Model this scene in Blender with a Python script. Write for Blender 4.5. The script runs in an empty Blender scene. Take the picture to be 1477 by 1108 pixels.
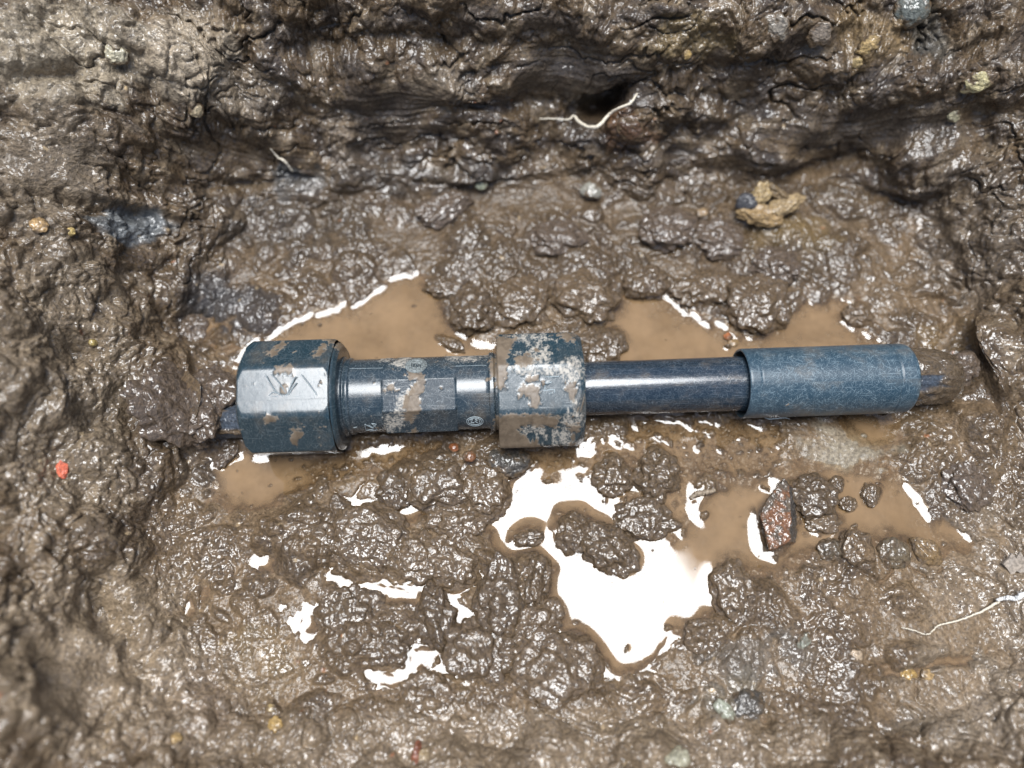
import bpy, math, random
import numpy as np
F32 = np.float32
rng = np.random.default_rng(7)
R = math.radians
scene = bpy.context.scene
COL = scene.collection

# ------------------------------------------------------------------ camera
TILT = R(22.0)
PX_F = 1090.0                       # focal length in photo pixels
ZP = 0.0245                         # height of the pipe axis over the water
DIST = 0.436
FWD = np.array([0, math.sin(TILT), -math.cos(TILT)])
UPV = np.array([0, math.cos(TILT), math.sin(TILT)])
RGT = np.array([1.0, 0, 0])
CAM = np.array([0, 0, ZP]) - FWD * DIST
MPP = DIST / PX_F                   # metres per photo pixel at the pipe

def to_px(P):
    d = P - CAM
    z = d @ FWD
    return 738.5 + PX_F * (d @ RGT) / z, 554 - PX_F * (d @ UPV) / z, z

def from_px(x, y, z=0.0):
    """point of the horizontal plane at height z seen at that place of the photo"""
    d = FWD + RGT * (x - 738.5) / PX_F + UPV * (554 - y) / PX_F
    return CAM + d * ((z - CAM[2]) / d[2])

cd = bpy.data.cameras.new('camera'); cam = bpy.data.objects.new('camera', cd); COL.objects.link(cam)
cam.location = CAM; cam.rotation_euler = (TILT, 0, 0)
cd.sensor_width = 36; cd.lens = 36 * PX_F / 1477
cd.clip_start = 0.01; cd.clip_end = 50
cd.dof.use_dof = True; cd.dof.focus_distance = 0.424; cd.dof.aperture_fstop = 2.3
scene.camera = cam

# ------------------------------------------------------------------ noise
def _h(ix, iy, iz, seed):
    n = (ix.astype(np.int64) * 374761393 + iy.astype(np.int64) * 668265263 + iz * 2147483647 + seed * 1274126177) & 0xffffffff
    n = ((n ^ (n >> 13)) * 1274126177) & 0xffffffff
    n = ((n ^ (n >> 16)) * 2246822519) & 0xffffffff
    return (n ^ (n >> 15)) & 0xffffffff

def rnd2(ix, iy, seed):
    return (_h(ix, iy, 0, seed) / 4294967296.0).astype(F32)

def perlin(x, y, seed=0):
    x = np.asarray(x, F32); y = np.asarray(y, F32)
    xi = np.floor(x); yi = np.floor(y); xf = x - xi; yf = y - yi
    xi = xi.astype(np.int64); yi = yi.astype(np.int64)
    u = xf * xf * xf * (xf * (xf * 6 - 15) + 10); v = yf * yf * yf * (yf * (yf * 6 - 15) + 10)
    def g(dx, dy):
        a = rnd2(xi + dx, yi + dy, seed) * F32(2 * math.pi)
        return np.cos(a) * (xf - dx) + np.sin(a) * (yf - dy)
    n00, n10, n01, n11 = g(0, 0), g(1, 0), g(0, 1), g(1, 1)
    a = n00 + u * (n10 - n00); b = n01 + u * (n11 - n01)
    return (a + v * (b - a)) * F32(1.5)

def fbm(x, y, seed, octs=4, gain=.5):
    s = 0; a = 1; f = 1
    for o in range(octs):
        s = s + a * perlin(x * f + 17.3 * o, y * f - 9.1 * o, seed + o); a *= gain; f *= 2.03
    return s

def billow(x, y, seed, octs=4, gain=.5):
    s = 0; a = 1; f = 1
    for o in range(octs):
        s = s + a * (np.abs(perlin(x * f + 11.3 * o, y * f + 5.7 * o, seed + o)) * 2 - .6); a *= gain; f *= 2.1
    return s

def domes(x, y, seed, rmin=.35, rmax=.85, fill=.8, power=.5):
    """union of rounded lumps, one per cell; heights 0..1"""
    xi = np.floor(x).astype(np.int64); yi = np.floor(y).astype(np.int64)
    out = np.zeros_like(x, F32)
    for dx in (-1, 0, 1):
        for dy in (-1, 0, 1):
            cx = xi + dx; cy = yi + dy
            px = cx + rnd2(cx, cy, seed); py = cy + rnd2(cx, cy, seed + 1)
            r = rmin + (rmax - rmin) * rnd2(cx, cy, seed + 2) ** 2
            a = rnd2(cx, cy, seed + 3) * F32(math.pi); e = 1 + .6 * rnd2(cx, cy, seed + 4)
            ex = x - px; ey = y - py; ca = np.cos(a); sa = np.sin(a)
            q = (((ex * ca + ey * sa) / e) ** 2 + ((ey * ca - ex * sa) * np.sqrt(e)) ** 2) / (r * r)
            h = r / rmax * np.maximum(0, 1 - q) ** power
            h = np.where(rnd2(cx, cy, seed + 5) < fill, h, 0)
            out = np.maximum(out, h.astype(F32))
    return out

def perlin3(P, seed=0):
    i = np.floor(P); f = P - i; i = i.astype(np.int64)
    w = f * f * f * (f * (f * 6 - 15) + 10)
    r = 0
    for dx in (0, 1):
        for dy in (0, 1):
            for dz in (0, 1):
                h = _h(i[:, 0] + dx, i[:, 1] + dy, (i[:, 2] + dz) * 2147483647 // 2147483647, seed)
                a = (h & 0xffff) / 65536.0 * 2 * math.pi; z = ((h >> 16) & 0xffff) / 32768.0 - 1
                s = np.sqrt(np.maximum(0, 1 - z * z))
                d = np.cos(a) * s * (f[:, 0] - dx) + np.sin(a) * s * (f[:, 1] - dy) + z * (f[:, 2] - dz)
                wt = (w[:, 0] if dx else 1 - w[:, 0]) * (w[:, 1] if dy else 1 - w[:, 1]) * (w[:, 2] if dz else 1 - w[:, 2])
                r = r + wt * d
    return r * 1.4

def sstep(a, b, x):
    t = np.clip((x - a) / (b - a), 0, 1); return t * t * (3 - 2 * t)

# ------------------------------------------------------------------ traced outlines (photo pixels -> places on the pit)
RX0, RY0, RS = -400.0, -400.0, 4.0
_gx, _gy = np.meshgrid(np.arange(RX0, 1900, RS, dtype=F32), np.arange(RY0, 1500, RS, dtype=F32))

def poly_sdf(X, Y, poly):
    P = np.array(poly, F32); n = len(P)
    d = np.full(X.shape, 1e9, F32); s = np.zeros(X.shape, bool)
    for k in range(n):
        a = P[k]; b = P[(k + 1) % n]; e = b - a
        wx = X - a[0]; wy = Y - a[1]
        t = np.clip((wx * e[0] + wy * e[1]) / (e @ e + 1e-9), 0, 1)
        d = np.minimum(d, (wx - e[0] * t) ** 2 + (wy - e[1] * t) ** 2)
        c = ((a[1] > Y) != (b[1] > Y)) & (X < (b[0] - a[0]) * (Y - a[1]) / (b[1] - a[1] + 1e-12) + a[0])
        s ^= c
    return np.where(s, -1, 1) * np.sqrt(d)

def raster(polys):
    return np.minimum.reduce([poly_sdf(_gx, _gy, p) for p in polys])

def sample(img, x, y):
    fx = np.clip((x - RX0) / RS, 0, img.shape[1] - 1.001); fy = np.clip((y - RY0) / RS, 0, img.shape[0] - 1.001)
    ix = fx.astype(np.int64); iy = fy.astype(np.int64); fx = fx - ix; fy = fy - iy
    return ((img[iy, ix] * (1 - fx) + img[iy, ix + 1] * fx) * (1 - fy) + (img[iy + 1, ix] * (1 - fx) + img[iy + 1, ix + 1] * fx) * fy).astype(F32)

PUDDLES = [
 [(345,510),(395,482),(440,455),(470,447),(520,437),(545,415),(575,398),(600,395),(622,404),(635,430),(640,455),(655,480),(680,490),(715,500),(720,570),(340,570),(332,530)],
 [(875,475),(888,445),(905,418),(940,417),(965,428),(985,455),(1040,472),(1060,487),(1110,482),(1130,458),(1160,440),(1200,432),(1235,434),(1258,470),(1270,505),(1270,570),(850,570),(865,520)],
 [(312,665),(350,652),(420,657),(472,662),(440,690),(425,705),(400,725),(360,740),(335,730),(318,700)],
 [(690,740),(735,705),(745,690),(760,685),(790,685),(815,682),(850,692),(862,722),(900,748),(935,788),(965,795),(985,770),(1000,745),(1030,710),(1060,700),(1110,695),(1128,700),(1105,735),(1092,770),(1105,800),(1130,795),(1150,765),(1165,750),(1205,745),(1230,748),(1210,765),(1195,788),(1150,800),(1110,820),(1065,835),(1045,850),(1046,880),(1010,890),(962,915),(940,950),(890,966),(860,932),(830,908),(778,902),(795,870),(798,820),(778,797),(740,797),(715,780),(700,760)],
 [(1165,682),(1120,690),(1200,680),(1290,690),(1320,720),(1340,760),(1370,788),(1350,800),(1300,778),(1260,770),(1230,760),(1190,772),(1160,772),(1155,720)],
 [(512,733),(545,728),(556,712),(576,716),(592,738),(645,722),(630,742),(590,755),(548,753)],
 [(478,828),(500,832),(530,846),(570,848),(600,852),(640,843),(695,832),(668,851),(620,862),(600,874),(585,868),(550,870),(522,874),(510,856)],
 [(536,966),(565,972),(595,958),(596,942),(628,932),(655,966),(635,973),(600,982),(565,990),(543,985)],
 [(650,858),(668,880),(680,900),(670,900),(655,880)],
 [(366,808),(392,812),(386,822),(374,818)],
 [(438,912),(446,888),(452,890),(447,910)],
 [(710,958),(742,930),(738,955),(716,966)],
 [(1205,590),(1265,600),(1295,615),(1265,640),(1230,625)],
 [(855,962),(868,958),(872,972),(862,978)],
]
ISLES = [
 [(740,774),(762,762),(780,766),(778,786),(748,787)],
 [(800,742),(845,747),(888,777),(912,820),(890,828),(845,806),(812,778)],
 [(868,700),(988,700),(998,745),(972,780),(935,783),(905,742)],
 [(1000,408),(1060,395),(1110,400),(1132,430),(1120,465),(1080,478),(1030,462),(990,430)],
 [(1210,455),(1262,440),(1270,490),(1235,475)],
 [(650,440),(700,410),(790,400),(830,420),(770,480),(700,470)],
]
BUBBLY = [
 PUDDLES[5], PUDDLES[6], PUDDLES[7], PUDDLES[10],
 [(430,684),(485,655),(520,638),(640,632),(650,655),(600,664),(575,667),(560,684),(545,692),(520,687),(490,692),(450,690)],
 [(760,650),(850,625),(960,625),(1010,640),(1010,700),(990,780),(930,795),(890,760),(860,715),(820,690),(760,690)],
 [(900,600),(1130,610),(1130,680),(1000,690),(900,650)],
]
SMOOTH = [
 [(495,110),(640,95),(650,190),(570,220),(510,190)],
 [(250,200),(440,185),(470,240),(380,260),(300,250),(220,300)],
 [(370,245),(470,240),(475,285),(400,300)],
 [(640,270),(820,262),(850,300),(780,320),(680,315)],
 [(1080,160),(1400,150),(1430,215),(1250,225),(1090,215)],
 [(740,60),(920,70),(930,140),(860,150),(740,130)],
 [(1050,225),(1290,200),(1300,250),(1160,260)],
 [(0,190),(140,200),(130,290),(0,290)],
 [(530,310),(660,330),(640,380),(540,370)],
 [(1130,605),(1300,610),(1290,690),(1130,690)],
 [(30,920),(120,900),(180,980),(120,1050),(30,1020)],
 [(1240,880),(1420,890),(1400,930),(1250,930)],
]
MOUNDS = [(1440,540,64,85,0,10),(1400,585,40,46,0,11),(1400,505,34,30,0,10),(278,604,46,40,0,22),  # cx, cy, rx, ry, angle, height in mm
 (290,600,55,45,0,9),(250,520,50,60,0,6),(300,480,35,30,0,-5),(420,770,60,45,0,5),(540,780,80,50,0,4),(620,690,70,35,0,3),
 (720,860,45,70,0,5),(790,960,75,60,0,5),(690,940,55,45,0,3),(1060,850,35,50,0,3),(868,152,38,14,-26,-40),(900,190,40,25,-20,8),
 (470,330,120,12,-14,-3),(360,262,120,9,-6,-6),(720,262,150,8,-3,-4),(660,255,200,30,0,4),(1240,236,150,9,-5,-5),(1130,250,120,10,-15,-5),(1290,285,60,10,0,-6),
 (270,470,40,30,0,-7),(120,300,150,12,8,-8),(560,60,200,14,-3,-6),(1335,40,22,45,10,-14),(80,110,90,14,-10,-8),(300,60,60,60,0,8),(700,110,60,35,-15,7),
 (1310,250,30,60,0,4),(1080,310,70,30,-10,5),(960,560,150,40,0,-1),(1395,600,50,60,0,6),(1440,480,60,60,0,6),(1370,770,30,14,40,-5),
 (60,560,120,30,60,6),(150,880,120,30,60,-6),(60,760,100,30,70,5),(260,900,80,12,-50,-5),(1340,960,90,8,-12,-6),(1100,1040,20,20,0,-6),(30,1040,80,60,0,8),
 (720,930,12,16,0,-6),(1260,965,25,8,-20,-4),(235,1010,30,30,0,-5),
]

FLOOR_CLODS = [
 (845,428,46,36,10,26,'large lumpy mud clod behind the right nut, standing between the two upper puddles'),
 (683,446,36,32,0,24,'round grainy mud clod at the right shore of the upper left puddle'),
 (752,432,42,36,-10,22,'dark mud clod with a red fleck, between two rounder clods behind the right nut'),
 (1088,436,44,44,20,26,'rounded mud clod jutting into the water behind the sleeve'),
 (1018,414,46,26,-12,20,'long low mud clod joined to the left of the rounded clod behind the sleeve'),
 (866,494,24,30,80,14,'small bubbly mud lump touching the far side of the right nut'),
 (948,684,29,34,0,22,'egg shaped mud clod below the bare pipe, right of its darker twin'),
 (882,684,26,26,0,16,'flat topped brown mud clod between the white pool and the bare pipe'),
 (696,702,36,40,-20,22,'mud clod under the dark flat stone near the right nut'),
 (626,696,44,32,0,20,'broad mud clod left of the thin water streak below the coupling body'),
 (570,700,28,26,20,15,'small broken mud clod above the first white streak of water'),
 (874,792,42,26,35,22,'pointed mud clod lying in the middle of the white pool'),
 (826,766,27,25,20,18,'mud clod on the left of the pointed clod in the white pool'),
 (764,777,22,10,-8,7,'low flat mud islet at the inner bend of the white pool'),
 (930,746,38,26,10,13,'low knobbly mud clod at the left shore of the brown water'),
 (722,858,36,56,8,28,'tall mud clod on the left shore of the white pool'),
 (774,838,19,34,12,22,'mud clod squeezed between the tall clod and the white pool'),
 (775,900,40,30,-30,20,'mud clod below the dark glossy pebble at the pool edge'),
 (630,886,26,40,-8,22,'smooth oval mud clod standing alone left of the tall clod'),
 (690,938,52,38,0,26,'wide grainy mud clod with a dark hole on its right'),
 (795,962,66,52,15,28,'largest mud clod, smeared and lobed, below the tip of the white pool'),
 (528,772,60,40,10,20,'wide mud clod just below the short white puddle'),
 (600,800,36,30,0,18,'tan flecked mud clod right of the wide clod below the short white puddle'),
 (650,812,40,30,20,20,'mud clod with a clean lower edge above the long white streak'),
 (655,752,40,22,0,15,'dark cracked mud clod left of the upper arm of the white pool'),
 (1172,716,30,28,10,20,'lumpy mud clod leaning on the right of the brick fragment'),
 (1208,698,10,10,0,8,'small mud pellet in the brown channel nearest the sleeve'),
 (1255,712,12,14,0,9,'pear shaped mud pellet in the brown channel'),
 (1222,727,11,9,0,7,'small mud pellet with a pale tip in the brown channel, lower than its neighbours'),
 (1188,755,24,13,0,7,'low wet mud pellet cluster between brick fragment and stone'),
 (1058,850,30,40,-10,22,'upright mud clod right of the white pool'),
 (1016,916,28,22,0,16,'rounded mud clod at the lower right shore of the white pool'),
 (452,766,44,36,20,18,'mud clod under the brown puddle by the left nut'),
 (560,930,34,26,10,16,'low mud clod between the two white streaks at lower left'),
 (500,880,40,30,-15,15,'broad wet mud clod below the long white streak, far left'),
 (612,1000,40,28,5,15,'mud clod under the arched white streak'),
 (1240,452,20,16,0,12,'mud clod at the right end of the water behind the sleeve'),
 (650,495,18,8,25,7,'small dark sliver of mud lying in the upper left puddle'),
 (640,412,26,16,10,12,'wet mud lump at the top of the upper left puddle'),
 (930,402,30,24,0,18,'mud clod at the upper tip of the puddle behind the bare pipe'),
]
# ------------------------------------------------------------------ the pit: a flat floor whose sides fold up
fl = from_px(305, 600)[0]; fr = from_px(1395, 600)[0]; ft = from_px(740, 300)[1]; fb = from_px(740, 985)[1]
FC = np.array([(fl + fr) / 2, (ft + fb) / 2]); FH = np.array([(fr - fl) / 2, (ft - fb) / 2]); FR = 0.085

def axis(a, b, step, far):
    inner = np.arange(a, b + step, step); g = [step]
    while sum(g) < far: g.append(g[-1] * 1.13)
    g = np.cumsum(g); return np.concatenate([a - g[::-1], inner, inner[-1] + g]).astype(F32)

STEP = 0.00062
gu = axis(-0.335, 0.335, STEP, .35); gv = axis(-0.225, 0.335, STEP, .35)
U, V = np.meshgrid(gu, gv)
SHP = U.shape

def base_surface(U, V):
    x = U - FC[0]; y = V - FC[1]
    qx = np.abs(x) - (FH[0] - FR); qy = np.abs(y) - (FH[1] - FR)
    ax = np.maximum(qx, 0); ay = np.maximum(qy, 0); L = np.sqrt(ax * ax + ay * ay)
    s = L + np.minimum(np.maximum(qx, qy), 0) - FR
    inside = L < 1e-7
    nx = np.where(inside, np.where(qx > qy, 1.0, 0.0), ax / np.maximum(L, 1e-7)) * np.sign(x)
    ny = np.where(inside, np.where(qx > qy, 0.0, 1.0), ay / np.maximum(L, 1e-7)) * np.sign(y)
    s = np.maximum(s + .011 * perlin(U / .06, V / .06, 5) + .004 * perlin(U / .02, V / .02, 6), 0)
    th = R(66) * np.maximum(ny, 0) ** 2 + R(28) * np.maximum(-ny, 0) ** 2 + np.where(nx < 0, R(52), R(52)) * nx ** 2
    ts = np.linspace(0, .8, 1601); tt = np.linspace(0, R(80), 41)
    prof = np.minimum(ts / .034, 1) * (1 - .42 * sstep(.09, .17, ts)) * (1 - .8 * sstep(.24, .34, ts))
    ang = tt[:, None] * prof[None]
    d = ts[1] - ts[0]
    H = np.concatenate([np.zeros((41, 1)), np.cumsum(np.cos(ang[:, 1:]), 1) * d], 1); Z = np.concatenate([np.zeros((41, 1)), np.cumsum(np.sin(ang[:, 1:]), 1) * d], 1)
    fi = np.clip(th / tt[1], 0, 39.99); fj = np.clip(s / d, 0, 1599.9); i = fi.astype(int); j = fj.astype(int); a = fi - i; b = fj - j
    def T(M): return (M[i, j] * (1 - b) + M[i, j + 1] * b) * (1 - a) + (M[i + 1, j] * (1 - b) + M[i + 1, j + 1] * b) * a
    h = T(H); z = T(Z)
    return np.stack([U + nx * (h - s), V + ny * (h - s), z], -1), s, nx, ny

BASE, S, NX, NY = base_surface(U.astype(np.float64), V.astype(np.float64))
def grid_normals(P):
    a = np.gradient(P, axis=1); b = np.gradient(P, axis=0)
    n = np.cross(a, b); return n / np.maximum(np.linalg.norm(n, axis=-1, keepdims=True), 1e-12)
def box_blur(a, r, axis):
    r = int(r); p = np.pad(a, [(r + 1, r) if k == axis else (0, 0) for k in (0, 1)], mode='edge')
    cs = np.cumsum(p, axis=axis, dtype=np.float64)
    n = a.shape[axis]; hi = np.take(cs, np.arange(2 * r + 1, 2 * r + 1 + n), axis=axis); lo = np.take(cs, np.arange(0, n), axis=axis)
    return ((hi - lo) / (2 * r + 1)).astype(F32)
def gblur(a, sig):
    r = max(1, round(math.sqrt(sig * sig * 12 / 3 + 1) / 2 - .5))
    for _ in range(3): a = box_blur(box_blur(a, r, 0), r, 1)
    return a
NRM = grid_normals(BASE)
NRM = np.stack([gblur(NRM[..., k].astype(F32), 11) for k in range(3)], -1)        # soften the fold lines
NRM = (NRM / np.linalg.norm(NRM, axis=-1, keepdims=True)).astype(np.float64)
PXx, PXy, _ = to_px(BASE)
PXx = np.clip(PXx, -390, 1880).astype(F32); PXy = np.clip(PXy, -390, 1480).astype(F32)

mm = F32(1000.0)
u = (U * mm).astype(F32); v = (V * mm).astype(F32)            # millimetres
w1 = perlin(u / 16, v / 16, 1); w2 = perlin(u / 16, v / 16, 2); w3 = perlin(u / 4.5, v / 4.5, 3); w4 = perlin(u / 4.5, v / 4.5, 4)
uw = u + 5 * w1 + 1.3 * w3; vw = v + 5 * w2 + 1.3 * w4
jx = PXx + 9 * w1 + 4 * w3; jy = PXy + 9 * w2 + 4 * w4        # traced outlines get a natural wobble

D_P = sample(raster(PUDDLES), jx, jy)
D_I = sample(raster(ISLES), jx, jy)
D_P = np.maximum(D_P, -D_I)
D_B = sample(raster(BUBBLY), jx, jy)
D_S = sample(raster(SMOOTH), jx, jy)
wall = sstep(.004, .045, S).astype(F32)
land = sstep(-6, 34, D_P)
bub = sstep(8, -14, D_B) * (1 - wall)
smo = sstep(14, -14, D_S)
kk = np.clip(.52 + .95 * fbm(u / 46, v / 46, 21, 2), .08, 1.25)   # lumpier and smoother patches
far = sstep(440, 380, PXy) * sstep(240, 290, PXy) * sstep(250, 400, PXx) * sstep(1330, 1200, PXx)     # crumbled foot of the far wall, also the mask for its painted shade
kk = np.maximum(kk, .95 * far)
kk = kk * (1 - .85 * smo)

h = np.zeros(SHP, F32)
h += np.where(D_P > 0, 3.4 * (1 - np.exp(-np.maximum(D_P, 0) / 24)), -5.0 * (1 - np.exp(np.minimum(D_P, 0) / 13))).astype(F32) * (1 - wall) + 3.4 * wall
amp = (land * (1 - .6 * bub))
uc = u + 4 * w1 + .7 * w3; vc = v + 4 * w2 + .7 * w4
big = domes(uc / 24, vc / 24, 41, .32, .8, .62, .5); med = domes(uc / 11, vc / 11, 51, .3, .85, .66, .5)
clodm = np.maximum(big * 6.2, med * 4.4) * (1 - .1 * wall)            # firm clods standing out of the slop
h += amp * kk * clodm
h += amp * (fbm(u / 38, v / 38, 31, 3) * (1.1 + 5.0 * wall) * (1 - .5 * smo))
crumb = np.clip(np.maximum(big, med) * 2.0 + .10 + .6 * fbm(u / 26, v / 26, 33, 2), .10, 1.1) * (1 - .8 * smo)    # clods are grainy, the slop between them is smooth
crumb = np.maximum(crumb, (1.15 + .45 * fbm(u / 40, v / 40, 35, 2)) * wall * (1 - .8 * smo))
lum = (.25 + .75 * land)
h += lum * crumb * domes(uc / 5.2, vc / 5.2, 61, .3, .9, .8, .5) * (1.5 + .9 * wall)
h += lum * crumb * domes(uc / 2.7 + .2 * w3, vc / 2.7, 65, .3, .9, .8, .5) * .85
h += lum * (.15 + .85 * crumb) * domes(u / 1.6, v / 1.6, 71, .35, .9, .75, .5) * .34
h += lum * (1 - np.clip(crumb * 1.4, 0, 1)) * (.75 * fbm(uc / 9, vc / 9, 85, 3) + .7 * domes(uc / 3.4, vc / 3.4, 87, .15, .5, .5, .5)) * (1 - .5 * smo)
h += lum * crumb * fbm(u / 2.4, v / 2.4, 81, 3) * .26
# shallow slop beside the pipe: the mud just breaks the water
h = h * (1 - bub) + bub * (-1.5 + 1.0 * fbm(u / 13, v / 13, 91, 2) + 2.7 * domes(u / 4.2, v / 4.2, 93, .2, .75, .6, .5) + 1.5 * domes(u / 2.3, v / 2.3, 95, .25, .7, .7, .5))
# crumbs breaking the surface near the shores
h += sstep(580, 620, PXy) * sstep(-34, -4, D_P) * sstep(2, -6, D_P) * domes(uc / 8, vc / 8, 97, .12, .42, .45, .5) * 5.2 + sstep(-4, -12, D_P) * domes(u / 17, v / 17, 99, .04, .13, .5, .5) * 6.5
# cracks and spade marks on the sides
crk = np.abs(perlin(uw / 44, vw / 20, 101) + .25 * w3 * .5)
h -= wall * (1.2 + 4.3 * np.maximum(NY, 0)) * np.exp(-(crk / .045) ** 2) * sstep(-.1, .35, perlin(u / 50, v / 50, 103)) * (1 - .5 * smo)
crk2 = np.abs(perlin(uw / 26, vw / 26, 105))
h -= 2.6 * np.exp(-(crk2 / .04) ** 2) * sstep(0, .4, perlin(u / 60, v / 60, 107)) * amp
stri = fbm(u / 55 + .02 * v, (v + .06 * u) / 2.6, 111, 3)
h += stri * (.18 + .45 * smo) * wall * np.maximum(NY, 0)
h += wall * (5 + 6 * np.maximum(NY, 0)) * fbm(u / 80, v / 40, 121, 2) + wall * (1 + 2.2 * np.maximum(NY, 0)) * domes(uc / 42, vc / 30, 123, .4, .9, .6, .5)
for cx, cy, rx, ry, an, am in MOUNDS:
    ca, sa = math.cos(R(an)), math.sin(R(an)); ex = jx - cx; ey = jy - cy
    q = ((ex * ca + ey * sa) / rx) ** 2 + ((ey * ca - ex * sa) / ry) ** 2
    h += am * np.exp(-q * 1.1) * np.where(am > 0, land, 1)
for a in FLOOR_CLODS:
    ca, sa = math.cos(R(a[4])), math.sin(R(a[4])); ex = PXx + 5 * w1 + 2 * w3 - a[0]; ey = PXy + 5 * w2 + 2 * w4 - a[1]
    q = ((ex * ca + ey * sa) / (a[2] * 1.22)) ** 2 + ((ey * ca - ex * sa) / (a[3] * 1.25)) ** 2
    h = np.maximum(h, np.where(q < 1.5, (-1.6 + 5.4 * (1 - q) + .8 * w3 + .6 * w4).astype(F32), -99))
# bed under the pipe
pipe_y = 574 - (PXx - 400) * .031
pk = sstep(75, 40, np.abs(PXy - pipe_y)) * sstep(.5, .0, wall)
h = (h - pk * .6 * np.maximum(h - 3.0, 0)).astype(F32)

disp = (h / mm)[..., None]
# on the flat floor push straight up, on the sides along the slope's normal
GP = BASE + NRM * disp
GN = grid_normals(GP)

def hexlin(s):
    return tuple(((int(s[i:i + 2], 16) / 255 + .055) / 1.055) ** 2.4 for i in (0, 2, 4))

# ------------------------------------------------------------------ earth colours (the soil's own colour, plus painted wall shade)
def mixc(c, t, k): return c + (np.array(t, F32) - c) * np.clip(k, 0, 1)[..., None]
gc = np.zeros(SHP + (3,), F32) + np.array((.098, .066, .037), F32)
n1 = fbm(u / 50, v / 50, 131, 3); n2 = fbm(uw / 12, vw / 12, 141, 3); n3 = fbm(u / 28, v / 14, 151, 3)
gc = mixc(gc, (.128, .088, .050), sstep(0, .8, n1) * .7)
gc = mixc(gc, (.070, .049, .031), sstep(0, .8, -n1) * .7)
gc = mixc(gc, (.175, .135, .090), wall * sstep(-.1, .6, n2) * .6)
gc = mixc(gc, (.060, .047, .038), wall * np.maximum(NY, 0) * sstep(-.1, .5, n3) * .8)
SOIL_AND_SHADE = [((190,325,60,26), (.14,.15,.155), .9), ((430,262,55,22), (.075,.078,.078), .9), ((990,55,70,30), (.22,.16,.075), .55), ((1250,45,60,40), (.24,.165,.08), .5),
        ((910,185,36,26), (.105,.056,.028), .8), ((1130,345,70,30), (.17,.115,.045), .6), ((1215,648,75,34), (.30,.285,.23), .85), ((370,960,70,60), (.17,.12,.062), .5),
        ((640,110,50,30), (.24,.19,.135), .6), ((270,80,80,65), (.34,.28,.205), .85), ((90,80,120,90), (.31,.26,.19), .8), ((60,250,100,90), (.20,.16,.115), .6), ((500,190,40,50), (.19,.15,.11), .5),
        ((350,130,60,40), (.19,.155,.115), .5), ((1360,490,50,26), (.17,.115,.055), .5), ((340,450,75,45), (.045,.040,.038), .75), ((295,440,55,50), (.045,.041,.039), .7), ((285,660,45,60), (.060,.048,.037), .6), ((420,330,120,50), (.060,.050,.040), .6), ((620,260,150,35), (.055,.046,.037), .6),  # dark entries here paint shade in the left recess and along the wall foot
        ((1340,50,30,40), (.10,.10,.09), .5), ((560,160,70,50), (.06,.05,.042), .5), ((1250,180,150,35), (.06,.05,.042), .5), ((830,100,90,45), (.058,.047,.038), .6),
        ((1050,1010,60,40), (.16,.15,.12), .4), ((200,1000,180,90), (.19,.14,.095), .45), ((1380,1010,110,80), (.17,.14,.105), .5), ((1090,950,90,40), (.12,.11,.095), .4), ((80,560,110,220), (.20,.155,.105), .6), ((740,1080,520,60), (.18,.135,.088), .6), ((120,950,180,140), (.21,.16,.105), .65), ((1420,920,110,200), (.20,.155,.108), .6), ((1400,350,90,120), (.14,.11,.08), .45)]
for (cx, cy, rx, ry), c, k in SOIL_AND_SHADE:
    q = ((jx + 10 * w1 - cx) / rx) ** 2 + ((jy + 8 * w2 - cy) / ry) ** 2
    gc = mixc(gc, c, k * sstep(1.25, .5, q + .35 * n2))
gc = mixc(gc, (.072, .051, .031), far * sstep(-.6, .4, n1 + .4 * n2) * .75)  # shadow of the far wall, painted as a darker ground colour
# mineral flecks
fleck = domes(u / 6.5, v / 6.5, 161, .05, .22, .16, .3); pick = rnd2(np.floor(u / 30).astype(np.int64), np.floor(v / 30).astype(np.int64), 163)
gc = mixc(gc, (.36, .27, .16), sstep(.45, .9, fleck) * (pick < .45) * .9)
gc = mixc(gc, (.32, .13, .06), sstep(.45, .9, fleck) * ((pick > .45) & (pick < .6)) * .7)
gc = gc * (1 + .16 * sstep(560, 800, PXy))[..., None]
gc = np.clip(gc * (1 + .22 * n2 + .12 * w3)[..., None], .012, .8)
slur = (1 - np.clip(crumb * 1.6, 0, 1)) * (1 - wall)
gc = gc + (np.array((.165, .113, .065), F32) * (1 + .12 * n2)[..., None] - gc) * (.75 * slur * (1 - .6 * far))[..., None]
wet = np.clip(1.0 - wall * sstep(.03, .16, S) * .55 + .25 * n1, .25, 1).astype(F32)
wet = (wet * (1 - .55 * smo) * (1 - .45 * crumb)).astype(F32)

def mesh_from_arrays(name, verts, quads, tris=None):
    me = bpy.data.meshes.new(name)
    verts = np.asarray(verts, F32).reshape(-1, 3); me.vertices.add(len(verts)); me.vertices.foreach_set('co', verts.ravel())
    q = np.asarray(quads, np.int32).reshape(-1, 4); t = np.zeros((0, 3), np.int32) if tris is None else np.asarray(tris, np.int32).reshape(-1, 3)
    me.loops.add(q.size + t.size); me.polygons.add(len(q) + len(t))
    me.loops.foreach_set('vertex_index', np.concatenate([q.ravel(), t.ravel()]))
    st = np.concatenate([np.arange(len(q)) * 4, q.size + np.arange(len(t)) * 3]).astype(np.int32)
    me.polygons.foreach_set('loop_start', st)
    me.update(calc_edges=True); me.validate()
    me.polygons.foreach_set('use_smooth', np.ones(len(me.polygons), bool))
    return me

def add_attr(me, name, arr):
    arr = np.asarray(arr, F32)
    if arr.ndim == 1:
        a = me.attributes.new(name, 'FLOAT', 'POINT'); a.data.foreach_set('value', arr)
    else:
        a = me.attributes.new(name, 'FLOAT_COLOR', 'POINT')
        a.data.foreach_set('color', np.concatenate([arr, np.ones((len(arr), 1), F32)], 1).ravel())

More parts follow.
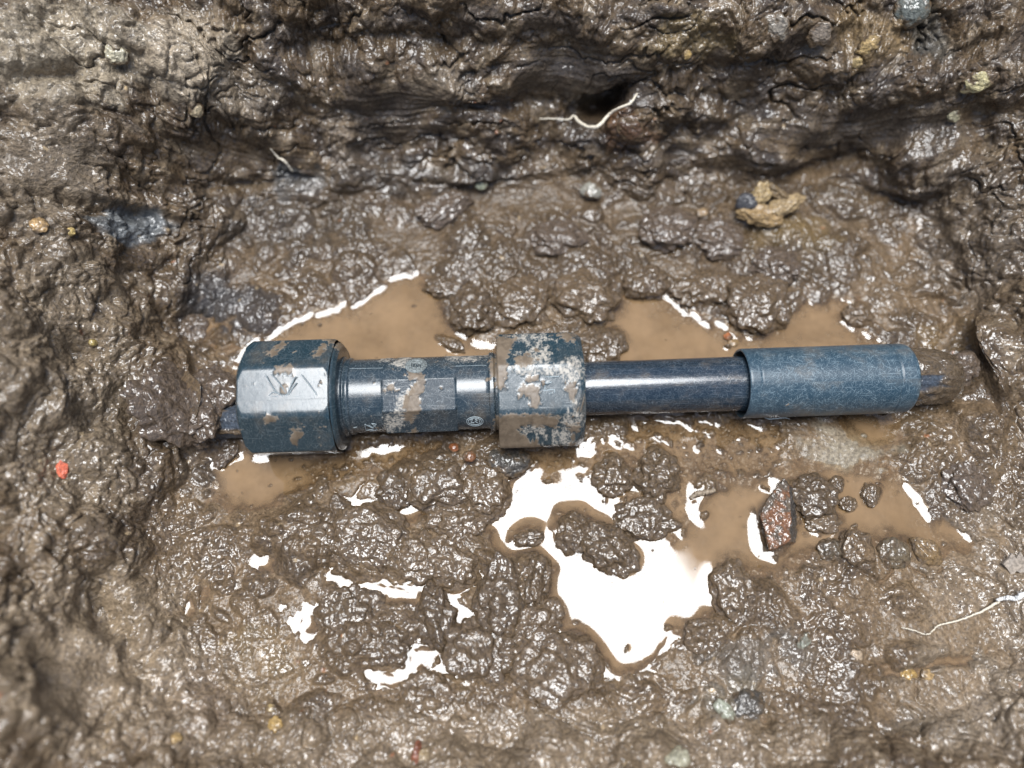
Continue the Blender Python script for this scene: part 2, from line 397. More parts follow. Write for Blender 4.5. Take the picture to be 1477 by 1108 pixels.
def link(name, me, mat=None, parent=None):
    o = bpy.data.objects.new(name, me); COL.objects.link(o)
    if mat: me.materials.append(mat)
    if parent is not None: o.parent = parent
    return o

def tag(o, label=None, cat=None, group=None, kind=None):
    for k, val in (('label', label), ('category', cat), ('group', group), ('kind', kind)):
        if val: o[k] = val
    return o

def grid_quads(shape):
    i = np.arange(shape[0] * shape[1], dtype=np.int32).reshape(shape)
    return np.stack([i[:-1, :-1], i[:-1, 1:], i[1:, 1:], i[1:, :-1]], -1).reshape(-1, 4)

# ------------------------------------------------------------------ node helpers
class NT:
    def __init__(self, name):
        self.m = bpy.data.materials.new(name); self.m.use_nodes = True
        self.t = self.m.node_tree; self.t.nodes.clear()
        self.out = self.t.nodes.new('ShaderNodeOutputMaterial')
    def n(self, typ, **kw):
        nd = self.t.nodes.new('ShaderNode' + typ)
        for k, val in kw.items():
            if k.startswith('_'): setattr(nd, k[1:], val)
        for k, val in kw.items():
            if k.startswith('_'): continue
            key = int(k[1:]) if k[0] == 'i' and k[1:].isdigit() else k.replace('__', ' ')
            s = nd.inputs[key]
            if isinstance(val, bpy.types.NodeSocket): self.t.links.new(val, s)
            else: s.default_value = val
        return nd
    def math(self, op, a, b=0.0, clamp=False):
        nd = self.t.nodes.new('ShaderNodeMath'); nd.operation = op; nd.use_clamp = clamp
        for k, val in enumerate((a, b)):
            if isinstance(val, bpy.types.NodeSocket): self.t.links.new(val, nd.inputs[k])
            else: nd.inputs[k].default_value = val
        return nd.outputs[0]
    def ramp(self, fac, lo, hi, a=0.0, b=1.0):
        nd = self.t.nodes.new('ShaderNodeMapRange'); nd.interpolation_type = 'SMOOTHSTEP'
        self.t.links.new(fac, nd.inputs[0])
        for k, val in zip((1, 2, 3, 4), (lo, hi, a, b)): nd.inputs[k].default_value = val
        return nd.outputs[0]
    def mix(self, fac, a, b, blend='MIX'):
        nd = self.t.nodes.new('ShaderNodeMix'); nd.data_type = 'RGBA'; nd.blend_type = blend
        for s, val in ((nd.inputs[0], fac), (nd.inputs[6], a), (nd.inputs[7], b)):
            if isinstance(val, bpy.types.NodeSocket): self.t.links.new(val, s)
            else: s.default_value = val if not isinstance(val, tuple) else tuple(val) + ((1.0,) if len(val) == 3 else ())
        return nd.outputs[2]
    def coord(self, scale=(1, 1, 1)):
        c = self.t.nodes.new('ShaderNodeTexCoord').outputs['Object']
        return self.n('Mapping', Vector=c, Scale=scale).outputs[0]
    def attr(self, name, out='Fac'):
        a = self.t.nodes.new('ShaderNodeAttribute'); a.attribute_name = name; return a.outputs[out]
    def noise(self, vec, scale, detail=3.0, rough=.55):
        return self.n('TexNoise', Vector=vec, Scale=scale, Detail=detail, Roughness=rough).outputs[0]
    def bump(self, height, strength, dist, normal=None):
        nd = self.n('Bump', Height=height, Strength=strength, Distance=dist)
        if normal is not None: self.t.links.new(normal, nd.inputs['Normal'])
        return nd.outputs[0]
    def done(self, shader):
        self.t.links.new(shader, self.out.inputs[0]); return self.m

def mud_material(name):
    m = NT(name); c = m.coord()
    col = m.attr('soil', 'Color'); wetv = m.attr('wet')
    f1 = m.noise(c, 560, 3, .6); f2 = m.noise(c, 150, 3); f3 = m.noise(c, 1500, 2)
    colr = m.mix(1.0, col, m.n('CombineColor', Red=m.ramp(f1, .28, .72, .60, 1.3), Green=m.ramp(f1, .28, .72, .59, 1.29), Blue=m.ramp(f1, .28, .72, .58, 1.27)).outputs[0], 'MULTIPLY')
    grain = m.math('ADD', f1, m.math('MULTIPLY', f3, .30))
    b2 = m.bump(grain, 1.0, .0016)
    soft = m.noise(c, 400, 1.0, .45)
    calm = m.ramp(f2, .36, .56); slu = m.ramp(m.attr('slurry'), .15, .8); patch = m.ramp(m.noise(c, 32, 3, .6), .38, .62); gr = m.ramp(m.noise(c, 900, 1, .5), .60, .74)
    cb = m.bump(gr, .25, .0005, m.bump(soft, m.math('MULTIPLY', m.ramp(calm, 0, 1, .38, .75), m.ramp(slu, 0, 1, 1.0, .8)), .0015))
    rough = m.math('ADD', m.ramp(wetv, .2, 1.0, .70, .50), m.math('MULTIPLY', m.math('SUBTRACT', f2, .5), .25))
    coat = m.math('MULTIPLY', m.math('MULTIPLY', m.ramp(wetv, .05, .6, .5, 1.0), m.ramp(f2, .30, .5, .7, 1.0)), m.math('MULTIPLY', m.ramp(slu, 0, 1, 1.0, .45), m.ramp(patch, 0, 1, .75, 1.0)))
    p = m.n('BsdfPrincipled', Base__Color=colr, Roughness=rough, IOR=1.4, Specular__IOR__Level=.25, Normal=b2, Coat__Weight=coat, Coat__Roughness=m.math('ADD', m.ramp(wetv, .2, .9, .15, .045), m.math('ADD', m.math('MULTIPLY', m.ramp(f2, .5, .35), .10), m.math('ADD', m.math('MULTIPLY', slu, .10), m.ramp(patch, 0, 1, .08, 0)))), Coat__IOR=1.62, Coat__Normal=cb)
    return m.done(p.outputs[0])
MUD = mud_material('wet_mud')

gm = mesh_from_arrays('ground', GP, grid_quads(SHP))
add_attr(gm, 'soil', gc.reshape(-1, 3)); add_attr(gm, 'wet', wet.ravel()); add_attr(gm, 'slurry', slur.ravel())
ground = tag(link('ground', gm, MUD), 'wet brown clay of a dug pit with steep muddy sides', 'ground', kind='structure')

# ------------------------------------------------------------------ standing water with a meniscus along every shore
sl_u = np.where((gu > fl - .03) & (gu < fr + .03))[0]; sl_v = np.where((gv > fb - .06) & (gv < ft + .02))[0]
a0, a1, b0, b1 = sl_v[0], sl_v[-1] + 1, sl_u[0], sl_u[-1] + 1
TZ = GP[a0:a1, b0:b1, 2].astype(F32); TXY = GP[a0:a1, b0:b1, :2]
landm = sstep(-.0004, .0004, TZ)
nearp = sstep(from_px(740, 590)[1], from_px(740, 660)[1], TXY[..., 1])
wz = nearp * .0015 * gblur(landm, .0034 / STEP) + (1 - nearp) * .0008 * gblur(landm, .0013 / STEP) + .0002 * gblur(landm, .0011 / STEP)
uu = u[a0:a1, b0:b1]; vv = v[a0:a1, b0:b1]
wz += .00002 * fbm(uu / 26, vv / 26, 171, 2)
WP = np.concatenate([TXY, wz[..., None]], -1)
depth = (wz - TZ)
keep = depth > -.0009
q = grid_quads(TZ.shape); kq = keep.ravel()[q].any(1); q = q[kq]
used = np.unique(q); remap = np.full(TZ.size, -1, np.int32); remap[used] = np.arange(len(used)); q = remap[q]
wm = mesh_from_arrays('water', WP.reshape(-1, 3)[used], q)
add_attr(wm, 'depth', np.clip(depth.ravel()[used] * 1000, 0, 20))
def water_material():
    m = NT('silty_water'); c = m.coord()
    d = m.attr('depth')
    sw = m.noise(c, 28, 4, .6)
    turb = m.math('SUBTRACT', 1.0, m.math('POWER', 2.718, m.math('MULTIPLY', m.math('MULTIPLY', d, m.ramp(m.noise(c, 60, 4, .6), .3, .7, .6, 1.3)), -.46)), True)
    silt = m.mix(m.ramp(sw, .3, .7), (.185, .116, .056), (.245, .158, .082))
    body = m.n('MixShader', Fac=turb, i1=m.n('BsdfTransparent', Color=(.93, .88, .80, 1)).outputs[0], i2=m.n('BsdfDiffuse', Color=silt).outputs[0]).outputs[0]
    fr_ = m.n('Fresnel', IOR=1.535).outputs[0]
    g = m.n('BsdfGlossy', Color=(1, 1, 1, 1), Roughness=.02).outputs[0]
    return m.done(m.n('MixShader', Fac=fr_, i1=body, i2=g).outputs[0])
water = tag(link('water', wm, water_material()), 'silty brown puddle water lying among the mud around the pipe', 'water', kind='structure')

# ------------------------------------------------------------------ where on the mud is a place of the photo
gpx, gpy, gz = to_px(GP.reshape(-1, 3))
LUT = {}
_ok = (gpx > -50) & (gpx < 1530) & (gpy > -50) & (gpy < 1160)
_idx = np.where(_ok)[0]; _idx = _idx[np.argsort(-gz[_idx])]
lut = np.full((304, 396), -1, np.int64)
lut[((gpy[_idx] + 50) / 4).astype(int), ((gpx[_idx] + 50) / 4).astype(int)] = _idx
def surf(x, y):
    r0, c0 = int((y + 50) / 4), int((x + 50) / 4)
    for k in range(0, 8):
        w = lut[max(0, r0 - k):r0 + k + 1, max(0, c0 - k):c0 + k + 1]; w = w[w >= 0]
        if len(w): break
    i = w[np.argmin((gpx[w] - x) ** 2 + (gpy[w] - y) ** 2)]
    return GP.reshape(-1, 3)[i].copy(), NRM.reshape(-1, 3)[i].copy(), gz[i]
# ------------------------------------------------------------------ the pipe and its compression coupling
PA = from_px(415, 575, ZP); PB = from_px(1200, 549, ZP)
AX = PB - PA; AX[2] = 0; AX /= np.linalg.norm(AX)
CZ = -FWD - AX * (-FWD @ AX); CZ /= np.linalg.norm(CZ)           # side of the pipe that faces up and a little towards the near bank
CY = np.cross(CZ, AX)
PO = PA + AX * (((738.5 - 415) * MPP))                           # axis point in the middle
def lx(px): return (px - 738.5) * MPP                            # photo pixel along the axis -> metres from PO
def ax_pt(x, dy=0.0, dz=0.0): return PO + AX * x + CY * dy + CZ * dz

def surf_patch(x, th, r):
    """x (n), th (m), r (n,m) -> points (n*m, 3)"""
    c = np.cos(th)[None]; s = np.sin(th)[None]
    return (PO + x[:, None, None] * AX + (r * s)[..., None] * CY + (r * c)[..., None] * CZ)

def densify(prof, step):
    xs, rs = [prof[0][0]], [prof[0][1]]
    for (x0, r0), (x1, r1) in zip(prof, prof[1:]):
        n = max(1, int(math.hypot(x1 - x0, r1 - r0) / step))
        for k in range(1, n + 1): xs.append(x0 + (x1 - x0) * k / n); rs.append(r0 + (r1 - r0) * k / n)
    return np.array(xs), np.array(rs)

def octo(th, ap, corner=1.072):
    a = (th + math.pi / 8) % (math.pi / 4) - math.pi / 8
    r = ap / np.cos(a); m = ap * corner
    k = ap * .02
    hh = np.clip(.5 + .5 * (m - r) / k, 0, 1)
    return m * (1 - hh) + r * hh - k * hh * (1 - hh)

MUDP = {  # mud caught on the coupling, where the photo shows it
 'mud': [[(715,600),(760,598),(805,602),(803,615),(760,612),(745,618),(752,628),(760,635),(778,638),(778,650),(715,655)],
         [(714,486),(745,488),(735,505),(730,520),(728,560),(716,560)], [(744,513),(765,512),(770,525),(746,526)],
         [(803,482),(830,482),(828,492),(812,489)], [(816,553),(832,553),(830,567),(826,578),(819,563)], [(818,613),(837,612),(832,624),(822,620)],
         [(588,536),(608,538),(612,550),(610,562),(602,572),(607,577),(606,592),(596,600),(590,612),(582,598),(590,590),(583,585),(588,572),(594,560),(602,550),(590,545)],
         [(588,622),(600,620),(602,634),(586,634)], [(558,558),(566,554),(572,563),(556,564)], [(385,510),(408,493),(414,495),(392,514)],
         [(398,530),(420,529),(424,538),(400,539)], [(452,512),(462,500),(468,494),(470,500),(462,516)], [(420,618),(436,622),(428,640),(420,636)],
         [(380,601),(400,600),(398,608),(384,608)], [(470,490),(492,493),(500,505),(494,510),(484,500)], [(706,520),(714,520),(714,542),(708,542)],
         [(748,560),(775,555),(778,582),(768,586),(764,572),(750,570)], [(757,543),(776,541),(776,548),(760,549)]],
 'pale': [[(805,527),(826,514),(840,520),(842,548),(832,553),(814,548),(808,540)], [(811,612),(815,598),(830,592),(842,600),(838,614),(822,618)], [(828,575),(834,580),(828,592),(822,590)],
         [(752,615),(784,613),(787,630),(782,638),(776,622),(754,622)], [(800,622),(825,620),(832,640),(800,644)], [(738,484),(770,482),(800,490),(760,492),(742,492)],
         [(744,510),(775,510),(800,522),(780,526),(750,524)], [(760,498),(790,500),(795,520),(782,516),(775,505)], [(740,532),(790,530),(810,536),(800,540),(745,540)], [(582,514),(592,512),(592,525),(575,530),(566,524)],
         [(640,512),(675,508),(705,514),(680,520),(650,520)], [(552,512),(562,512),(560,522),(552,520)], [(555,600),(575,595),(585,600),(580,615),(558,622)],
         [(575,575),(592,560),(600,552),(592,575),(585,592),(572,600)]],
}
_rm, _rp = raster(MUDP['mud']), raster(MUDP['pale'])

def build_part(name, x, th, r, mat, parent, extra_mud=0.0, closed=True):
    P = surf_patch(x, th, r)
    px, py, _ = to_px(P)
    tt = np.broadcast_to(th[None], r.shape); xx = np.broadcast_to(x[:, None], r.shape)
    a = (xx * 1000).astype(F32); b = (tt * r * 1000).astype(F32)
    nz = fbm(a / 3.2, b / 3.2, 211, 4, .6); nz2 = fbm(a / 1.1, b / 1.1, 215, 3)
    m = sstep(4.0, -3.0, sample(_rm, px.astype(F32), py.astype(F32)) + 4.5 * nz + 1.5 * nz2)
    low = sstep(1.65, 2.3, np.abs((tt + math.pi) % (2 * math.pi) - math.pi))      # the underside lies in the mud
    m = np.maximum(m, low * sstep(-.4, .3, nz + extra_mud))
    m = np.maximum(m, sstep(.8, 1.1, fbm(a / 9, b / 9, 217, 4) + extra_mud * .5))
    p = sstep(3.0, -1.5, sample(_rp, px.astype(F32), py.astype(F32)) + 5.5 * nz + 4 * nz2)
    front = (np.cos(tt) > -.2)
    p = p * front
    r2 = r + m * (.00032 + .00012 * nz) + p * .00012
    P = surf_patch(x, th, r2)
    n, k = r.shape
    i = np.arange(n * k, dtype=np.int32).reshape(n, k); j = np.roll(i, -1, 1)
    me = mesh_from_arrays(name, P.reshape(-1, 3) - PO, np.stack([i[:-1], i[1:], j[1:], j[:-1]], -1).reshape(-1, 4))
    add_attr(me, 'mud', m.ravel()); add_attr(me, 'scuff', p.ravel())
    loc = np.stack([xx * 1000, tt * .02 * 1000, r * 1000], -1) / 1000
    add_attr(me, 'along', loc.reshape(-1, 3))
    return link(name, me, mat, parent)

def plastic(name, base, rough, fibre, dots, pale=(.40, .45, .46), spec=.5, lengthwise=.3):
    m = NT(name); c = m.attr('along', 'Vector')
    f = m.noise(c, 900, 3, .7); big = m.noise(c, 70, 4, .6); mid = m.noise(c, 260, 4, .65)
    fib = None
    for k, (ang, sx, sy) in enumerate(((.04, 70, 1700), (.62, 160, 1900), (-.55, 180, 2000), (1.35, 200, 1800), (-1.1, 220, 2100))):
        v_ = m.n('Mapping', Vector=m.n('Mapping', Vector=c, Rotation=(0, 0, ang)).outputs[0], Scale=(sx, sy, 1), Location=(k * 3.1, k * 1.7, 0)).outputs[0]
        n_ = m.ramp(m.noise(v_, 1.0, 2, .5), .60 if k else .58 + .05 * (1 - lengthwise), .70)
        fib = n_ if fib is None else m.math('MAXIMUM', fib, n_)
    worn = m.ramp(big, .30, .70, .55, 1.0)
    scr = m.math('MULTIPLY', m.math('MULTIPLY', fib, worn), fibre)
    dot = m.math('MULTIPLY', m.math('MULTIPLY', m.ramp(m.noise(c, 2000, 1, .5), .60, .70), m.ramp(mid, .35, .6, .2, 1)), dots)
    film = m.math('MULTIPLY', m.ramp(big, .30, .75, .02, .12), fibre)
    w = m.math('MINIMUM', m.math('ADD', m.math('ADD', m.math('MULTIPLY', scr, .55), m.math('MULTIPLY', dot, .5)), film), .8)
    colr = m.mix(m.ramp(big, .3, .7, 0, .4), base, tuple(x * .65 for x in base))
    colr = m.mix(w, colr, pale)
    sc = m.attr('scuff'); md = m.attr('mud')
    colr = m.mix(m.math('MULTIPLY', sc, m.ramp(m.math('ADD', m.math('MULTIPLY', f, .6), m.math('MULTIPLY', mid, .4)), .40, .58, .0, .85)), colr, (.46, .42, .355))
    grit = m.math('ADD', md, m.math('MULTIPLY', m.math('SUBTRACT', f, .5), .9))
    mk = m.math('MULTIPLY', m.ramp(grit, .28, .75), .92)
    rim = m.math('MULTIPLY', m.math('MULTIPLY', m.ramp(grit, .08, .30), m.ramp(grit, .70, .42)), m.ramp(mid, .40, .56, .1, .5))
    mudc = m.mix(m.ramp(mid, .35, .65), (.098, .070, .044), (.19, .142, .095))
    colr = m.mix(mk, colr, mudc); colr = m.mix(m.math('MULTIPLY', m.ramp(m.math('ADD', big, m.math('MULTIPLY', md, .25)), .50, .78), .38), colr, (.155, .118, .080)); colr = m.mix(rim, colr, (.31, .25, .185))
    rg = m.math('ADD', m.math('ADD', rough, m.math('MULTIPLY', w, .3)), m.math('ADD', m.math('MULTIPLY', mk, .3), m.math('MULTIPLY', sc, .3)), True)
    hgt = m.math('ADD', m.math('MULTIPLY', mid, .5), m.math('ADD', m.math('MULTIPLY', fib, -.10), m.math('MULTIPLY', m.math('MULTIPLY', mk, m.math('ADD', .6, f)), 1.2)))
    p = m.n('BsdfPrincipled', Base__Color=colr, Roughness=rg, IOR=1.58, Normal=m.bump(hgt, .16, .0006), Specular__IOR__Level=spec)
    return m.done(p.outputs[0])
M_NUT = plastic('teal_nut_plastic', (.011, .030, .042), .19, .26, .30)
M_BODY = plastic('dark_body_plastic', (.009, .022, .033), .22, .40, .45)
M_PIPE = plastic('navy_pipe_plastic', (.007, .017, .029), .11, .45, .45, (.26, .31, .35), .5, 1.0)
M_SLV = plastic('scuffed_sleeve_plastic', (.011, .034, .055), .33, .8, .7, (.30, .39, .43), .4)
M_STUB = plastic('grey_blue_pipe_plastic', (.060, .070, .085), .25, .3, .1)

asm = bpy.data.objects.new('pipe_coupling', None); COL.objects.link(asm); asm.location = PO; asm.empty_display_size = .02
tag(asm, 'dark blue plastic pipe with a two nut coupling and sleeve lying across the pit', 'pipe coupling')
TH = np.linspace(0, 2 * math.pi, 320, endpoint=False)
ST = .00045
def ones(x, r, th=TH): return np.broadcast_to(np.asarray(r)[:, None], (len(x), len(th))).copy()
def octnut(prof, ap, lim, turn=0.0):
    x, _r = densify(prof, ST); o = octo(TH - turn, ap)[None]
    xs = np.array([k for k, _ in lim]); rs = np.array([k for _, k in lim])
    return x, np.minimum(o * np.minimum(1, _r[:, None] / ap), np.interp(x, xs, rs)[:, None])
m_ = MPP
# left nut: octagon with chamfered ends and a round skirt towards the body
apL = 79 * m_
x, r = octnut([(lx(367), 30 * m_), (lx(367), apL * .93), (lx(370), apL), (lx(489), apL), (lx(491), apL * .99)], apL,
              [(lx(367), apL * .97), (lx(370), apL * 1.02), (lx(376), apL * 1.07), (lx(484), apL * 1.07), (lx(491), apL * 1.03)], R(8))
nutL = build_part('compression_nut', x, TH, r, M_NUT, asm, .1); nutL['label'] = 'left nut with bright scratched top flat'
x, rr = densify([(lx(491.2), 77 * m_), (lx(494), 76 * m_), (lx(498), 71 * m_), (lx(498.5), 58 * m_), (lx(495), 52 * m_)], ST)
build_part('nut_skirt', x, TH, ones(x, rr), M_NUT, nutL, .35)
# body between the nuts
x, rr = densify([(lx(492), 50 * m_), (lx(493), 57 * m_), (lx(501), 57 * m_), (lx(503), 53.5 * m_), (lx(507), 55 * m_), (lx(510), 55 * m_), (lx(512), 52.5 * m_), (lx(700), 52.5 * m_), (lx(704), 53.5 * m_),
                 (lx(705), 56.5 * m_), (lx(711), 56.5 * m_), (lx(712.5), 54 * m_), (lx(716), 54 * m_), (lx(722), 54 * m_)], ST)
rb = ones(x, rr)
sec = (sstep(lx(557), lx(558.5), x) * (1 - sstep(lx(658), lx(659.5), x)))[:, None]
of = octo(TH, 53.2 * m_, 1.10); tt = (TH + math.pi) % (2 * math.pi) - math.pi
flat = np.where((tt < R(23)) | (tt > R(160)), of, 53.0 * m_)[None]
rb = rb * (1 - sec) + np.broadcast_to(flat, rb.shape) * sec
body = build_part('coupling_body', x, TH, rb, M_BODY, asm, .1)
# right nut
apR = 79.5 * m_
x, r = octnut([(lx(716), 50 * m_), (lx(716), apR * .985), (lx(717.5), apR), (lx(829), apR), (lx(834), apR * .95), (lx(835), 42 * m_)], apR,
              [(lx(716), apR * 1.07), (lx(814), apR * 1.07), (lx(826), apR * 1.02), (lx(835), apR * .95)], R(2))
nutR = build_part('compression_nut', x, TH, r, M_NUT, asm, .45); nutR['label'] = 'right nut caked with brown mud and pale scuffs'
# bare pipe between nut and sleeve
x, rr = densify([(lx(826), 38.5 * m_), (lx(1110), 39.5 * m_)], .0008)
build_part('pipe', x, TH, ones(x, rr), M_PIPE, asm, -.6)
# sleeve with an open left end, a groove and a rounded right end
x, rr = densify([(lx(1096), 41 * m_), (lx(1085), 45 * m_), (lx(1066), 46.5 * m_), (lx(1064.5), 48 * m_), (lx(1065), 49.5 * m_), (lx(1068), 50.2 * m_), (lx(1080), 50.2 * m_), (lx(1081), 49.6 * m_), (lx(1083), 50.2 * m_), (lx(1274), 50.2 * m_),
                 (lx(1275), 49.3 * m_), (lx(1277), 49.3 * m_), (lx(1278), 50.2 * m_), (lx(1297), 50 * m_), (lx(1301), 48.8 * m_), (lx(1303), 46.5 * m_), (lx(1303), 36 * m_)], ST)
sleeve = build_part('sleeve', x, TH, ones(x, rr), M_SLV, asm, -.35)

def tube(name, pts, rad, mat, parent=None, seg=10, origin=None):
    pts = np.array(pts, float); rad = np.broadcast_to(np.asarray(rad, float), (len(pts),))
    t = np.gradient(pts, axis=0); t /= np.linalg.norm(t, axis=1, keepdims=True) + 1e-12
    ref = np.array([0, 0, 1.0]) if abs(t[0][2]) < .9 else np.array([1.0, 0, 0])
    V_ = []
    for p, d, rd in zip(pts, t, rad):
        s = np.cross(d, ref); s /= np.linalg.norm(s) + 1e-12; ref2 = np.cross(s, d)
        for k in range(seg):
            a = 2 * math.pi * k / seg; V_.append(p + rd * (math.cos(a) * s + math.sin(a) * ref2))
    n = len(pts); i = np.arange(n * seg, dtype=np.int32).reshape(n, seg); j = np.roll(i, -1, 1)
    q = np.stack([i[:-1], j[:-1], j[1:], i[1:]], -1).reshape(-1, 4)
    V_ = np.array(V_); caps = [[i[0, 0], i[0, k + 1], i[0, k]] for k in range(1, seg - 1)] + [[i[-1, 0], i[-1, k], i[-1, k + 1]] for k in range(1, seg - 1)]
    if origin is None: origin = pts.mean(0) if parent is None else PO
    me = mesh_from_arrays(name, V_ - origin, q, caps); o = link(name, me, mat, parent)
    if parent is None: o.location = origin
    return o

def flat_mat(name, col, rough=.5, var=.3, scale=600, spec=.4):
    m = NT(name); c = m.coord(); f = m.noise(c, scale, 4, .65)
    colr = m.mix(m.ramp(f, .3, .7), tuple(x * (1 - var) for x in col), tuple(min(1, x * (1 + var)) for x in col))
    return m.done(m.n('BsdfPrincipled', Base__Color=colr, Roughness=rough, Normal=m.bump(f, .5, .0006), Specular__IOR__Level=spec).outputs[0])
M_MARK = flat_mat('rubbed_pale_relief', (.34, .40, .42), .5, .3, 1500)

def on_part(px, py, ap):
    """place of the photo on a round part of radius ap -> (x, angle)"""
    d = FWD + RGT * (px - 738.5) / PX_F + UPV * (554 - py) / PX_F
    o = CAM - PO; dp = d - AX * (d @ AX); op = o - AX * (o @ AX)
    A = dp @ dp; B = 2 * dp @ op; C = op @ op - ap * ap; t = (-B - math.sqrt(max(0, B * B - 4 * A * C))) / (2 * A)
    p = o + d * t; return p @ AX, math.atan2(p @ CY, p @ CZ)

def strokes(name, polys, ap, mat, parent, rad=.00018):
    V_, Q = [], []
    for poly in polys:
        pts = []
        for k in range(len(poly) - 1):
            for s in np.linspace(0, 1, 5)[:-1]: pts.append((poly[k][0] * (1 - s) + poly[k + 1][0] * s, poly[k][1] * (1 - s) + poly[k + 1][1] * s))
        pts.append(poly[-1]); P = []
        for a, b in pts:
            xx, t0 = on_part(a, b, ap); P.append(AX * xx + CY * (ap * math.sin(t0)) + CZ * (ap * math.cos(t0)))
        P = np.array(P); t = np.gradient(P, axis=0); t /= np.linalg.norm(t, axis=1, keepdims=True) + 1e-12
        base = len(V_)
        for p, d in zip(P, t):
            nrm = p - AX * (p @ AX); nrm /= np.linalg.norm(nrm); s = np.cross(d, nrm)
            for k in range(6): V_.append(p + rad * (math.cos(k * math.pi / 3) * s + math.sin(k * math.pi / 3) * nrm))
        for k in range(len(P) - 1):
            for c in range(6): Q.append([base + k * 6 + c, base + k * 6 + (c + 1) % 6, base + k * 6 + 6 + (c + 1) % 6, base + k * 6 + 6 + c])
    return link(name, mesh_from_arrays(name, V_, Q), mat, parent)
ell = lambda cx, cy, rx, ry, n=24: [(cx + rx * math.cos(2 * math.pi * k / n), cy + ry * math.sin(2 * math.pi * k / n)) for k in range(n + 1)]
RB = 52.7 * m_
# round date stamp: disc with rings and small figures
xx, t0 = on_part(600, 527, RB); sc_ = AX * xx + CY * (RB * math.sin(t0)) + CZ * (RB * math.cos(t0)); sn = CY * math.sin(t0) + CZ * math.cos(t0); se = np.cross(sn, AX)
def disc(name, prof, mat, parent, seg=72):
    V_ = [sc_ + AX * (rd * math.cos(2 * math.pi * k / seg)) + se * (rd * math.sin(2 * math.pi * k / seg)) + sn * hz for rd, hz in prof for k in range(seg)]
    i = np.arange(len(V_), dtype=np.int32).reshape(-1, seg); j = np.roll(i, -1, 1)
    return link(name, mesh_from_arrays(name, V_, np.stack([i[:-1], i[1:], j[1:], j[:-1]], -1).reshape(-1, 4)), mat, parent)
M_STAMP = flat_mat('grey_stamp_relief', (.15, .168, .165), .5, .75, 1500)
stamp = disc('date_stamp', [(.1 * m_, .0004), (6 * m_, .0004), (6.6 * m_, .0006), (7.4 * m_, .0006), (8 * m_, .0004), (10 * m_, .0004), (10.6 * m_, .0006), (11.6 * m_, .0006), (12.2 * m_, .0004), (14.5 * m_, .0004), (15.5 * m_, .0001), (15.8 * m_, -.0016)], M_STAMP, body)
M_DARKMARK = flat_mat('dark_relief', (.02, .035, .045), .5, .2, 1500)
strokes('stamp_figure', [[(593.5, 530), (593.5, 525)], [(596, 530), (596, 525), (598.4, 525.6), (598.4, 527.6), (596, 528)], [(600.4, 530), (600.4, 525), (603, 530), (603, 525)], [(605, 525), (606.2, 530), (607.4, 525)]], RB + .0006, M_DARKMARK, stamp, .00016)
strokes('maker_mark', [ell(685, 608, 12, 6.6), ell(685, 608, 9.6, 4.8), [(678, 606), (682, 605), (679, 610), (684, 610)], [(685, 605), (689, 606), (685, 608), (689, 610)], [(691, 605), (692, 610)]], RB, M_MARK, body)
strokes('maker_mark', [[(526, 612), (528, 621), (540, 619), (526, 612)], [(531, 613), (538, 617), (543, 612), (536, 611), (541, 615), (544, 620), (534, 622)], [(510, 617), (515, 616)]], RB, M_MARK, body)
strokes('mould_seam', [[(490, 532), (548, 531), (580, 530)], [(620, 529), (660, 528), (705, 527)]], RB, M_MARK, body, .00009)
# scribbled relief on the nuts
def flat_strokes(name, polys, ap, mat, parent, rad):
    V_, Q = [], []
    for poly in polys:
        P = []
        for a, b in poly:
            d = FWD + RGT * (a - 738.5) / PX_F + UPV * (554 - b) / PX_F; o = CAM - PO
            t = (ap - o @ CZ) / (d @ CZ); P.append(o + d * t)
        P = np.array(P); t = np.gradient(P, axis=0); t /= np.linalg.norm(t, axis=1, keepdims=True) + 1e-12; base = len(V_)
        for n_, (p, d) in enumerate(zip(P, t)):
            s = np.cross(d, CZ); rd = rad * (.55 + .45 * math.sin(math.pi * (n_ + .3) / len(P)))
            for k in range(6): V_.append(p + rd * (1.5 * math.cos(k * math.pi / 3) * s + .6 * math.sin(k * math.pi / 3) * CZ))
        for k in range(len(P) - 1):
            for c in range(6): Q.append([base + k * 6 + c, base + k * 6 + (c + 1) % 6, base + k * 6 + 6 + (c + 1) % 6, base + k * 6 + 6 + c])
    return link(name, mesh_from_arrays(name, V_, Q), mat, parent)
flat_strokes('arrow_mark', [[(383, 541), (388, 550), (396, 563), (400, 566)], [(391, 540), (400, 549), (408, 560), (413, 570)], [(413, 572), (418, 560), (425, 545), (427, 543)], [(416, 570), (422, 560), (428, 552)], [(388, 571), (393, 566), (401, 567), (410, 574), (416, 577)],
  [(392, 572), (401, 572)], [(418, 572), (428, 572), (443, 571.5)], [(434, 540), (445, 553), (456, 568), (463, 580)], [(380, 584), (394, 589), (408, 595), (416, 598)], [(374, 593), (384, 595), (396, 599)], [(410, 594), (418, 586)], [(418, 576), (422, 586), (428, 595)]], apL, flat_mat('scratch_relief', (.19, .23, .245), .35, .3, 1500), nutL, .00026)
flat_strokes('size_mark', [[(786, 544), (806, 543)], [(785, 552), (790, 553), (796, 551)], [(784, 564), (794, 562), (800, 562), (800, 570)], [(778, 574), (790, 572), (806, 570)], [(782, 577), (779, 590)], [(786, 563), (786, 556)], [(797, 566), (792, 568)]], apR, M_MARK, nutR, .00017)
